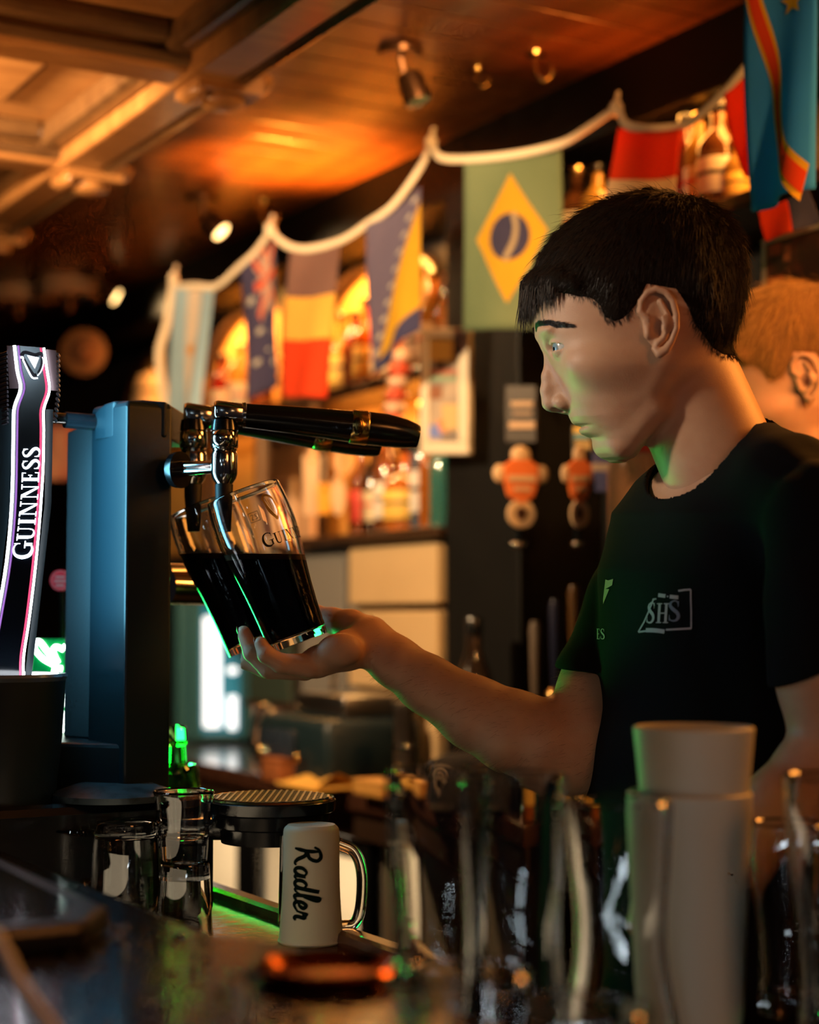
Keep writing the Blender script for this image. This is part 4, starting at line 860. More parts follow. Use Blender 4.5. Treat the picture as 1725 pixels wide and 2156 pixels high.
hang(722, 945, 1000, 44, 3.40, mat('peach_plastic', (0.75,0.42,0.20), 0.5), 'peach round tag high under the upper shelf', 'tag', 'oval')
# dark green menu board leaning
mbd = thing('menu_board', 'dark green leaning board under the hanging tags', 'board', B(1.575, 3.32, 1.0), TH); MB().box((0,0,0.23), (0.012,0.20,0.32)).build('panel', mat('dark_green_board', (0.035,0.055,0.045), 0.5), mbd, False, 0.003); MB().box((0,0,0.065), (0.03,0.21,0.012)).build('ledge', SHELF, mbd, False); MB().box((0.0,0,0.0), (0.02,0.05,0.10)).build('foot', SHELF, mbd, False)
mbd.location.z = 1.0

# ------------------------------------------------------------------ bottles
def glassmat(name, c): return mat('bottle_'+name, c, 0.05, trans=0.65, ior=1.45, coat=0.3)
LIQ = {'amber': glassmat('amber', (0.75,0.26,0.04)), 'red': glassmat('red', (0.35,0.03,0.02)), 'dark': glassmat('dark', (0.05,0.03,0.02)), 'teal': glassmat('teal', (0.10,0.42,0.36)), 'clear': glassmat('clear', (0.75,0.70,0.62)), 'gold': glassmat('gold', (0.85,0.48,0.10)), 'brown': glassmat('brown', (0.28,0.10,0.03)), 'blue': glassmat('blue', (0.16,0.28,0.42)), 'orange': glassmat('orange', (0.9,0.25,0.03))}
LAB = {'cream': mat('label_cream', (0.72,0.60,0.40), 0.6), 'yellow': mat('label_yellow', (0.82,0.52,0.10), 0.6), 'white': mat('label_white', (0.75,0.72,0.66), 0.6), 'red': mat('label_red', (0.6,0.05,0.03), 0.6), 'black': mat('label_black', (0.02,0.02,0.02), 0.5), 'none': None}
CAPM = {'black': BLK, 'gold': BRASS, 'red': mat('cap_red', (0.5,0.02,0.02), 0.4), 'wood': mat('cap_cork', (0.45,0.25,0.12), 0.7)}
def bottle(px, d, z, h, r, liq, lab, cap, label, group, shape='round'):
    c = P(px, 1000, d); t = thing('bottle', label, 'bottle', (c.x, c.y, z+0.001), 0, group)
    if shape == 'squat': pr = [(r*0.9,0),(r,0.006),(r,h*0.50),(r*0.85,h*0.58),(r*0.36,h*0.66),(r*0.32,h*0.70),(r*0.32,h*0.93)]
    elif shape == 'slim': pr = [(r*0.9,0),(r,0.006),(r,h*0.62),(r*0.8,h*0.70),(r*0.42,h*0.80),(r*0.38,h*0.93)]
    else: pr = [(r*0.9,0),(r,0.006),(r,h*0.56),(r*0.92,h*0.62),(r*0.45,h*0.73),(r*0.36,h*0.78),(r*0.36,h*0.93)]
    MB().lathe([(0.001,0.0)]+pr+[(0.001,h*0.935)], 24).build('bottle_glass', LIQ[liq], t)
    MB().lathe([(r*0.40,h*0.90),(r*0.42,h*0.905),(r*0.42,h*0.995),(r*0.38,h),(0.001,h)], 18).build('cap', CAPM[cap], t)
    if lab != 'none':
        MB().lathe([(r*1.01,h*0.14),(r*1.02,h*0.145),(r*1.02,h*0.455),(r*1.01,h*0.46)], 24).build('label', LAB[lab], t)
        MB().lathe([(r*1.025,h*0.30),(r*1.028,h*0.302),(r*1.028,h*0.335),(r*1.025,h*0.337)], 24).build('label_band', LAB['black' if lab in ('white','yellow') else 'red'], t)
    return t
def atn(px, n): r_ = (px-862.5)/FPX; return n/(r_*NX+NY)
G1 = 'bottles on the upper shelf'
for px, h, r, liq, lab, cap, txt, shp in (
  (618, .27, .036, 'gold', 'cream', 'gold', 'golden bottle just left of the black, yellow and red flag on the upper shelf', 'round'),
  (660, .26, .036, 'brown', 'yellow', 'black', 'brown bottle behind the black, yellow and red flag on the upper shelf', 'round'),
  (722, .25, .038, 'gold', 'yellow', 'gold', 'golden yellow-labelled bottle right of the black, yellow and red flag', 'squat'),
  (748, .24, .030, 'red', 'none', 'black', 'slim dark red bottle between two flags on the upper shelf', 'slim'),
  (772, .27, .034, 'orange', 'yellow', 'gold', 'tall orange bottle left of the dusky blue flag', 'round'),
  (812, .25, .036, 'amber', 'cream', 'black', 'amber bottle hidden behind the dusky blue flag', 'round'),
  (850, .22, .036, 'gold', 'none', 'gold', 'plain golden bottle hidden behind the yellow wedge', 'squat'),
  (884, .30, .034, 'clear', 'white', 'gold', 'clear bottle with white label right of the dusky blue flag', 'slim'),
  (914, .29, .036, 'gold', 'cream', 'gold', 'glittering golden bottle under the arch top', 'round'),
  (944, .26, .032, 'amber', 'none', 'wood', 'amber cork-topped bottle above the white picture frame', 'round'),
  (470, .24, .036, 'red', 'cream', 'black', 'dark red bottle right of the pale blue flag', 'round'),
  (505, .26, .034, 'gold', 'cream', 'gold', 'golden bottle left of the navy flag', 'slim'),
  (548, .25, .036, 'brown', 'none', 'black', 'plain brown bottle behind the navy flag', 'round')):
    bottle(px, atn(px, 1.69), 1.72, h*0.72, r*0.86, liq, lab, cap, txt, G1, shp)
G2 = 'bottles on the lower shelf'
for px, h, r, liq, lab, cap, txt, shp in (
  (762, .20, .028, 'brown', 'red', 'red', 'small brown red-capped bottle at the left of the lower shelf', 'round'),
  (790, .19, .028, 'dark', 'cream', 'red', 'small dark bottle second on the lower shelf', 'slim'),
  (818, .22, .028, 'brown', 'white', 'black', 'brown bottle left of the squat yellow-labelled one', 'slim'),
  (856, .175, .046, 'amber', 'yellow', 'black', 'squat bottle with a big yellow label on the lower shelf', 'squat'),
  (893, .25, .027, 'blue', 'white', 'gold', 'slim pale blue bottle on the lower shelf', 'slim'),
  (912, .22, .028, 'orange', 'none', 'gold', 'orange bottle between the blue and the teal ones', 'round'),
  (934, .21, .027, 'teal', 'none', 'gold', 'teal bottle beside the black pillar', 'slim')):
    bottle(px, atn(px, 1.67), 1.415, h, r, liq, lab, cap, txt, G2, shp)
G3 = 'bottles on the high shelf'
for px, h, r, liq, lab, cap, txt, shp in (
  (1220, .15, .030, 'brown', 'cream', 'gold', 'small brown bottle right of the green flag on the high shelf', 'round'),
  (1262, .14, .028, 'gold', 'yellow', 'black', 'small golden bottle left of the red and white flag on the high shelf', 'round'),
  (1452, .17, .026, 'red', 'none', 'black', 'dark red bottle right of the red and white flag on the high shelf', 'slim'),
  (1480, .16, .024, 'gold', 'cream', 'gold', 'golden-necked bottle behind the whisky bottle on the high shelf', 'slim'),
  (1522, .165, .033, 'brown', 'white', 'black', 'whisky bottle with a large white label on the high shelf', 'round'),
  (1560, .10, .020, 'gold', 'yellow', 'gold', 'small yellow-labelled bottle beside the big blue flag', 'round')):
    bottle(px, atn(px, 1.66), 1.853, h, r, liq, lab, cap, txt, G3, shp)
# ------------------------------------------------------------------ picture, string of crisps, pump clips
pf = thing('picture_frame', 'white framed picture hanging below the green flag on the black pillar', 'picture', P(936, 823, 3.02)); o = Vector(pf.location)
def F4(x0, y0, x1, y1, d0, d1, th, name, m, parent, org, bevel=0.0):
    f = (x1-x0); dd = lambda x: d0+(d1-d0)*((x-x0)/f)
    V = [P(x0,y0,d0)-org, P(x1,y0,d1)-org, P(x1,y1,d1)-org, P(x0,y1,d0)-org]; V2 = [v+Vector((0.5,0.87,0))*th for v in V]
    return MB().add(V+V2, [(0,3,2,1),(4,5,6,7),(0,1,5,4),(1,2,6,5),(2,3,7,6),(3,0,4,7)]).build(name, m, parent, False, bevel)
WF = mat('white_frame_paint', (0.70,0.60,0.46), 0.5); DD = lambda x: 3.06-(x-885)*0.0011
for x0, y0, x1, y1 in ((885,690,986,712),(885,930,986,957),(885,712,902,930),(964,712,986,930)): F4(x0,y0,x1,y1,DD(x0),DD(x1),0.02,'frame_bar',WF,pf,o,0.003)
F4(900,710,966,932,DD(900)+.006,DD(966)+.006,0.008,'print',mat('grey_print', (0.20,0.17,0.15), 0.6, noise=((0.42,0.33,0.25), 14, ONE, 0.4, 0.65)),pf,o)
for x0,y0,x1,y1,c in ((905,715,960,760,(.55,.30,.07)),(918,745,935,775,(.03,.02,.02)),(904,778,962,792,(.40,.14,.09)),(904,790,962,803,(.22,.32,.22)),(905,812,930,840,(.25,.10,.05)),(930,850,964,905,(.60,.40,.18)),(904,895,930,922,(.16,.22,.55)),(920,885,945,910,(.65,.25,.10))):
    F4(x0,y0,x1,y1,DD(x0)+.004,DD(x1)+.004,0.002,'printed_patch',mat('patch_%d_%d' % (x0,y0), c, 0.6),pf,o)
cs = thing('snack_strip', 'hanging strip of red and cream snack packets beside the white picture frame', 'snack strip', P(838, 800, 3.18), TH); o = Vector(cs.location)
for i in range(6):
    y = 752+i*27; x = 846-i*4; c = Matrix.Rotation(-TH, 3, 'Z') @ (P(x, y, 3.18)-o); MB().ellipsoid(c, (0.022,0.026,0.0135), 12, 8).build('packet', mat('packet_red', (0.70,0.10,0.04), 0.35) if i % 2 else mat('packet_cream', (0.80,0.52,0.34), 0.35), cs)
MB().tube([Matrix.Rotation(-TH, 3, 'Z') @ (P(848,728,3.18)-o), Matrix.Rotation(-TH, 3, 'Z') @ (P(822,900,3.18)-o)], 0.003, 6).build('card_strip', mat('packet_cream'), cs)
def clip(px, d, w, label):
    """pump clip: shield with side scrolls, a crest on top and a roundel below, on a short stem"""
    t = thing('pump_clip', label, 'pump clip', P(px, 1010, d), TH*0.5, 'pump clips on the black backboard'); s = d/FPX
    ORG = mat('clip_orange', (0.72,0.16,0.03), 0.4); CRM = mat('clip_cream', (0.62,0.42,0.24), 0.5)
    k = w/100.0
    sh = [(-38,30),(-20,42),(20,42),(38,30),(40,0),(28,-36),(0,-52),(-28,-36),(-40,0)]
    MB().prism([(x*s*k, y*s) for x, y in sh], -0.006, 0.006, 'y').build('shield', ORG, t, False, 0.002)
    MB().prism([(x*s*k*0.8, (y*0.16+2)*s) for x, y in ((-38,40),(38,40),(38,-40),(-38,-40))], -0.0085, -0.006, 'y').build('name_band', CRM, t, False)
    MB().prism([(x*s*k*0.5, (y*0.10-20)*s) for x, y in ((-38,40),(38,40),(38,-40),(-38,-40))], -0.0085, -0.006, 'y').build('lower_band', CRM, t, False)
    for sx in (-1, 1): MB().ellipsoid((sx*46*s*k, 0, 12*s), (16*s*k, 0.006, 20*s)).build('scroll', CRM, t)
    MB().ellipsoid((0,0,52*s), (22*s*k, 0.006, 20*s)).build('crest', CRM, t)
    MB().lathe([(14*s,0),(30*s,0.001),(31*s,0.006),(30*s,0.010),(14*s,0.010)], 28, Matrix.Translation((0,0.005,-72*s)) @ Matrix.Rotation(PI/2,4,'X') @ Matrix.Scale(k, 4, (1,0,0))).build('roundel', CRM, t)
    MB().box((0,0.004,-72*s), (12*s*k, 0.006, 46*s)).build('roundel_bar', mat('brown_print'), t)
    MB().tube([(0,0.012,-100*s),(0,0.012,-130*s)], 0.005, 8).build('stem', BLK, t); MB().ellipsoid((0,0.012,-136*s), (18*s*k,0.01,9*s)).build('stem_knob', CHROME, t)
    return t
clip(1097, 2.78, 100, 'orange shield pump clip on the black backboard left of the barman\'s chin')
clip(1220, 2.62, 66, 'narrower orange shield pump clip right under the barman\'s chin')
def signbox(x0, y0, x1, y1, d, label, cat, c, rows):
    t = thing('wall_sign', label, cat, P((x0+x1)/2, (y0+y1)/2, d)); o = Vector(t.location)
    F4(x0,y0,x1,y1,d,d-.03,0.01,'panel',mat('sign_%d' % x0, c, 0.5),t,o)
    for a, b, e, f, c2 in rows: F4(a,b,e,f,d-.004-(a-x0)*.03/(x1-x0),d-.004-(e-x0)*.03/(x1-x0),0.003,'printed_line',mat('signc_%d_%d' % (a,b), c2, 0.5),t,o)
    return t
signbox(1065,812,1128,930,2.80,'dim brown sign with pale lines high on the black backboard','sign',(.03,.02,.013),((1076,845,1122,856,(.35,.22,.12)),(1080,866,1120,874,(.22,.14,.08)),(1072,888,1126,902,(.42,.26,.14))))
signbox(1205,895,1250,950,2.64,'small yellow and teal sign under the barman\'s lips','sign',(.05,.04,.02),((1208,898,1246,912,(.75,.42,.04)),(1210,914,1240,924,(.10,.30,.30)),(1212,926,1244,946,(.42,.24,.05))))
pn = thing('pennant', 'blue pennant with a white band below the barman\'s chin', 'pennant', P(1268, 970, 2.6)); o = Vector(pn.location)
F4(1246,935,1296,975,2.62,2.59,.004,'cloth',cloth('pennant_blue',(.11,.11,.24)),pn,o); F4(1246,975,1296,992,2.62,2.59,.005,'band',cloth('pennant_cream',(.58,.42,.30)),pn,o); F4(1250,992,1290,1035,2.62,2.59,.004,'cloth',cloth('pennant_blue'),pn,o)
jar = thing('glass_jar', 'pinkish glass jar of sweets behind the barman\'s neck', 'jar', onto(1355,1010,2.45,0.95)); zt = zof(955,2.45)-0.95
MB().lathe([(0.001,0),(0.05,0),(0.052,0.01),(0.052,zt-0.03),(0.045,zt)], 28).build('jar_glass', mat('jar_pink', (0.75,0.42,0.32), 0.15, trans=0.4), jar)
for i in range(9): a = i*2.4; MB().ellipsoid((0.035*math.cos(a), 0.035*math.sin(a)-0.012, zt-0.02-0.012*i), (0.012,0.012,0.010), 10, 7).build('sweet', mat('sweet_%d' % (i % 3), ((.8,.08,.10),(.75,.40,.10),(.5,.6,.5))[i % 3], 0.3), jar)
MB().lathe([(0.047,zt-0.002),(0.047,zt+0.012),(0.001,zt+0.014)], 28).build('lid', mat('cap_red'), jar)
# taps and pumps in the dark behind the forearm
def pump(px, d, ytop, label, c, knob):
    t = thing('beer_pump', label, 'beer pump', onto(px, 1400, d, 0.95), 0, 'beer pumps on the back counter'); h = zof(ytop, d)-0.95
    MB().lathe([(0.001,0),(0.03,0),(0.03,0.012),(0.016,0.03),(0.014,h-0.16),(0.016,h-0.15)], 20).build('pillar', CHROME, t)
    MB().tube([(0,0,h-0.15),(0,0,h-0.10),(0,0,h-0.012),(0,0,h)], [0.006,0.008,0.010,0.007], 14).build('handle', c, t); MB().tube([(0,-0.01,h-0.18),(-0.03,-0.03,h-0.19),(-0.035,-0.032,h-0.23)], 0.007, 10).build('spout', knob, t)
    MB().ellipsoid((0,0,h-0.15), (0.018,0.018,0.014)).build('ferrule', BRASS, t)
    return t
pump(1128, 2.72, 1308, 'pale handled beer pump above the barman\'s forearm', mat('dull_bone', (0.12,0.085,0.06), 0.5), CHROME)
pump(1210, 2.62, 1232, 'beer pump with an amber knob beside the barman\'s sleeve', mat('amber_knob', (0.10,0.045,0.010), 0.3), BRASS)
pump(1170, 2.66, 1262, 'slim dark beer pump between the pale and the amber ones', mat('blue_knob', (0.012,0.014,0.04), 0.3), BRASS)
bottle(998, 2.86, 0.95, .30, .034, 'dark', 'none', 'black', 'dark bottle standing beside the black pillar on the back counter', 'bottles on the back counter', 'slim')
bottle(1188, 2.58, 0.95, .19, .026, 'teal', 'none', 'gold', 'teal bottle under the barman\'s sleeve on the back counter', 'bottles on the back counter', 'slim')
bottle(1160, 2.55, 0.95, .165, .026, 'orange', 'yellow', 'red', 'orange bottle just above the forearm on the back counter', 'bottles on the back counter', 'round')
# ------------------------------------------------------------------ on the back counter
df = thing('display_fridge', 'small teal display fridge with a glowing white tube', 'fridge', onto(470,1550,4.05,0.95), TH*0.4); o = Vector(df.location); Ri = Matrix.Rotation(-TH*0.4, 3, 'Z')
def Fb(x0,y0,x1,y1,d,th,name,m,parent):
    V = [Ri @ (P(x,y,d)-o) for x, y in ((x0,y0),(x1,y0),(x1,y1),(x0,y1))]; V2 = [v+Vector((0,th,0)) for v in V]
    return MB().add(V+V2, [(0,3,2,1),(4,5,6,7),(0,1,5,4),(1,2,6,5),(2,3,7,6),(3,0,4,7)]).build(name, m, parent, False, 0.003)
TEAL = mat('teal_enamel', (0.03,0.12,0.15), 0.35); CY = mat('cyan_lit_liner', (0.01,0.07,0.09), 0.6, emit=(0.01,0.24,0.30), estr=0.5); WT = mat('white_tube_cool', (1,1,1), 0.4, emit=(0.92,0.98,1.0), estr=1.6)
Fb(372,1225,538,1560,4.10,0.16,'case',TEAL,df); Fb(422,1268,508,1548,4.085,0.012,'liner',CY,df); 
for a in ((404,1232,424,1558),(506,1232,536,1558),(424,1232,506,1270),(424,1546,506,1558)): Fb(*a,4.06,0.025,'door_frame',TEAL,df)
MB().tube([Ri @ (P(447,1300,4.07)-o), Ri @ (P(447,1530,4.07)-o)], 0.021, 14).build('light_tube', WT, df); MB().tube([Ri @ (P(490,1466,4.07)-o), Ri @ (P(490,1535,4.07)-o)], 0.011, 12).build('light_tube', WT, df); MB().ellipsoid(Ri @ (P(490,1412,4.07)-o), (0.013,0.008,0.009)).build('lamp_glint', WT, df)
Fb(493,1325,502,1390,4.055,0.006,'door_handle',BLK,df)
ms = thing('coffee_grinder', 'black machine with a rounded front on the back counter', 'coffee machine', onto(690,1590,3.15,0.95), TH); 
MB().box((0.02,0.0,0.06), (0.20,0.30,0.12)).build('body', SATIN, ms, bevel=0.02); MB().box((0.04,-0.03,0.14), (0.15,0.20,0.04)).build('top_plate', STEEL, ms, bevel=0.006); MB().box((-0.085,0.03,0.07), (0.012,0.13,0.05)).build('front_panel', mat('dark_blue_panel', (0.02,0.03,0.05), 0.2), ms, bevel=0.003)
for y, r, m in ((0.10,0.014,BRASS),(0.07,0.010,CHROME),(-0.06,0.009,BRASS)): MB().ellipsoid((-0.094,y,0.05), (0.006,r,r)).build('knob', m, ms)
MB().tube(catmull([(-0.05,0.17,0.0),(-0.06,0.20,0.06),(-0.05,0.18,0.13),(-0.02,0.16,0.10)], 5), 0.006, 8).build('steam_pipe', CHROME, ms)
cl_ = thing('folded_cloth', 'folded yellow cloth on the edge of the back counter', 'cloth', onto(672,1610,3.02,0.951), TH)
V = []; F = []
for i in range(13):
    for j in range(9):
        x = -0.045+0.09*j/8; y = -0.075+0.15*i/12; V.append((x, y, 0.030*(1-abs(x)/0.05)**0.6*(0.7+0.3*math.sin(y*60+x*30))*(1-0.35*(i/12)) if abs(x) < 0.05 else 0.0))
for i in range(12):
    for j in range(8): k = i*9+j; F.append((k, k+1, k+10, k+9))
c1 = mk('fold', V, F, mat('yellow_towel', (0.75,0.42,0.08), 0.9, bump=(300, 0.3, ONE)), cl_); MB().box((0,-0.002,0.003), (0.098,0.158,0.006)).build('under_fold', mat('yellow_towel'), cl_, bevel=0.002)
wb = thing('wooden_block', 'small reddish wooden box beside the yellow cloth', 'box', onto(600,1610,3.12,0.951), TH); MB().box((0,0,0.019), (0.06,0.075,0.038)).build('body', mat('reddish_box', (0.28,0.09,0.03), 0.4), wb, bevel=0.003); MB().box((0,0,0.041), (0.064,0.079,0.006)).build('lid', mat('reddish_box'), wb, bevel=0.002)
ob = thing('wooden_block', 'low amber box right of the yellow cloth', 'box', onto(800,1640,2.86,0.951), TH); MB().box((0,0,0.011), (0.05,0.10,0.022)).build('body', mat('amber_box', (0.60,0.30,0.07), 0.5), ob, bevel=0.003); MB().box((0,0,0.0245), (0.053,0.103,0.005)).build('lid', mat('amber_box'), ob, bevel=0.001)
pp = thing('chrome_pipe', 'upright steel pipe standing on the back counter below the forearm', 'pipe', onto(851,1610,2.85,0.951)); h = zof(1478,2.85)-0.951
MB().lathe([(0.001,0),(0.024,0),(0.024,0.008),(0.0165,0.014),(0.0165,h-0.02),(0.019,h-0.016),(0.019,h),(0.001,h)], 24).build('tube', mat('dull_steel', (0.38,0.36,0.34), 0.35, metal=1.0), pp); MB().lathe([(0.0175,h*0.5),(0.019,h*0.5+0.004),(0.0175,h*0.5+0.008)], 24).build('collar', CHROME, pp)
# round badge bag
bgx = thing('cap', 'dark cap with a grey curl emblem lying on the back counter', 'cap', onto(985,1640,2.70,0.951)); MB().lathe([(0.085,0),(0.086,0.006),(0.082,0.035),(0.066,0.066),(0.036,0.083),(0.001,0.088)], 28).build('crown', mat('black_felt', (0.010,0.010,0.014), 0.9), bgx); MB().ellipsoid((-0.03,-0.085,0.008), (0.06,0.04,0.006)).build('peak', mat('black_felt'), bgx)
MB().tube(catmull([(-0.045+0.022*math.cos(a)*(1-a/14), -0.079+0.012*abs(math.sin(a/3)), 0.045+0.024*math.sin(a)*(1-a/14)) for a in [i*0.6 for i in range(15)]], 3), 0.0045, 6).build('curl_emblem', mat('grey_felt', (0.30,0.27,0.26), 0.8), bgx)
# framed board at the right edge
fb = thing('collage_board', 'grey framed board with a dark and red collage at the right edge', 'picture', P(1700, 560, 2.32)); o = Vector(fb.location)
def F5(x0,y0,x1,y1,dd,th,name,m,skew=-0.29):
    sk = lambda x: (x-1606)*skew
    V = [P(x, y+sk(x), 2.34-(x-1606)*0.0008+dd)-o for x, y in ((x0,y0),(x1,y0),(x1,y1),(x0,y1))]; V2 = [v+Vector((0.4,0.9,0))*th for v in V]
    return MB().add(V+V2, [(0,3,2,1),(4,5,6,7),(0,1,5,4),(1,2,6,5),(2,3,7,6),(3,0,4,7)]).build(name, m, fb, False)
GF = mat('grey_frame', (0.32,0.29,0.27), 0.45)
F5(1604,505,1800,515,-0.004,0.015,'frame_bar',GF); F5(1604,515,1613,680,-0.004,0.015,'frame_bar',GF); F5(1604,680,1800,690,-0.004,0.015,'frame_bar',GF)
F5(1612,514,1800,682,0.0,0.008,'board',mat('collage_dark', (0.035,0.022,0.016), 0.5, noise=((0.10,0.03,0.02), 20, ONE, 0.45, 0.6)))
for x0,y0,x1,y1,c in ((1616,520,1645,545,(.25,.06,.03)),(1650,530,1680,565,(.28,.10,.05)),(1688,525,1715,560,(.35,.36,.50)),(1668,570,1690,590,(.30,.28,.26)),(1692,568,1722,592,(.42,.38,.34)),(1616,590,1650,625,(.30,.04,.02)),(1665,598,1740,640,(.30,.03,.02)),(1655,545,1670,560,(.05,.06,.03))): F5(x0,y0,x1,y1,-0.002,0.002,'collage_piece',mat('collage_%d_%d' % (x0,y0), c, 0.5))
# ------------------------------------------------------------------ far dark end of the room
def pend(px, py, d, label):
    t = thing('pendant_lamp', label, 'lamp', P(px, py, d), 0, 'unlit pale lamps at the far end'); MB().lathe([(0.07,-0.04),(0.085,-0.035),(0.085,0.045),(0.06,0.055),(0.001,0.056)], 28).build('shade', mat('pale_shade', (0.42,0.30,0.24), 0.7), t); MB().tube([(0,0,0.05),(0,0,ZC-t.location.z)], 0.006, 8).build('flex', BLK, t); MB().tube([(0,0,-0.03),(0,0,-0.075)], [0.02,0.012], 12).build('lamp_holder', mat('bronze_metal'), t)
pend(38, 612, 4.6, 'pale drum lamp shade farthest left in the dark'); pend(146, 598, 4.5, 'pale drum lamp shade left of the small lit spotlight')
pt = thing('wall_plate', 'dim brown round hat hung in the dark left background', 'hat', P(178, 742, 4.4)); Mx = Matrix.Rotation(PI/2, 4, 'X')
MB().lathe([(0.03,0.01),(0.037,0.02),(0.03,0.03),(0.001,0.04)], 28, Mx).build('crown', mat('brown_felt', (0.16,0.065,0.03), 0.85), pt); MB().lathe([(0.036,0.0),(0.058,0.004),(0.06,0.010),(0.03,0.018)], 32, Mx).build('brim', mat('brown_felt_light', (0.24,0.11,0.045), 0.85), pt); MB().tube([(0,0.0,0.0),(0,0.06,0.02)], 0.006, 8).build('peg', BLK, pt)
cr = thing('ceramic_jar', 'cream rounded jar on the upper shelf left of the pale blue flag', 'jar', onto(318,840,4.52,1.721)); zt = zof(778,4.52)-1.721
MB().lathe([(0.001,0),(0.036,0),(0.044,0.012),(0.047,zt*0.45),(0.044,zt*0.75),(0.034,zt*0.92),(0.001,zt*0.94)], 28).build('body', mat('cream_ceramic', (0.58,0.40,0.22), 0.35), cr); MB().ellipsoid((0,0,zt*0.95), (0.012,0.012,zt*0.05)).build('lid_knob', mat('cream_ceramic'), cr); MB().lathe([(0.0455,zt*0.66),(0.048,zt*0.68),(0.0455,zt*0.70)], 28).build('rim_band', SHELF, cr)
rp = thing('poster', 'dim red and pale poster far behind the tap tower', 'poster', P(124, 940, 4.2)); o = Vector(rp.location)
F4(95,892,150,1010,4.2,4.2,.01,'sheet',mat('red_poster', (0.30,0.045,0.03), 0.6, noise=((0.45,0.22,0.15), 9, ONE, 0.45, 0.6)),rp,o); F4(108,905,140,955,4.195,4.195,.003,'printed_patch',mat('poster_pale', (0.42,0.20,0.14), 0.6),rp,o); F4(92,888,153,893,4.19,4.19,.012,'rail',BLK,rp,o)

# ------------------------------------------------------------------ the barman
# modelled in sheet units: u to the right, w away from the viewer, v downwards, 1 unit = 0.445 mm
D0 = 1.60; UNIT = D0/FPX
def sheet_to_world(Q, d0=D0):
    """rows (u, w, v) -> world; w is depth in units, the sheet stands upright in the room at depth d0"""
    Q = np.asarray(Q, float); s = d0/FPX
    return np.array(CAM)[None] + np.outer((Q[:,0]-862.5)*s, np.array(RT)) + np.outer((1078.0-Q[:,2])*s, np.array(UP)) + np.outer(d0+Q[:,1]*UNIT, np.array(FW))
def LQ(px, py, Y):
    """photo position at depth D0+Y -> (u, w, v)"""
    k = (D0+Y)/D0; return (862.5+(px-862.5)*k, Y/UNIT, 1078.0+(py-1078.0)*k)

_v  = [405, 412, 425, 450, 490, 530, 570, 610, 650, 690, 712, 735, 747, 780, 820, 850, 862, 880, 900, 918, 930, 945, 956, 964, 968]
_F  = [1360,1330,1285,1236,1186,1155,1138,1128,1123,1126,1131,1141,1149,1163,1180,1192,1197,1203,1222,1241,1249,1252.5,1260,1272,1290]
_B  = [1370,1415,1462,1504,1536,1551,1557,1556,1549,1537,1527,1515,1508,1480,1440,1418,1412,1400,1384,1370,1358,1346,1338,1328,1312]
_W  = [4,   45,  85,  120, 148, 162, 168, 168, 165, 160, 156, 152, 151, 149, 139, 129, 124, 117, 108, 97,  86,  74,  60,  46,  26]
_C  = [1365,1375,1385,1392,1396,1396,1394,1392,1386,1376,1368,1362,1358,1350,1345,1341,1340,1336,1330,1324,1320,1315,1311,1307,1302]
_lv = [862, 868, 875, 883, 889, 893.5, 896.5, 899, 902, 908, 913.5, 917, 922, 932]
_ld = [0,  -1,  -2.5, -4,  -7,  -6,   4,    5,  -3, -11, -12,  -8,   2,  0]
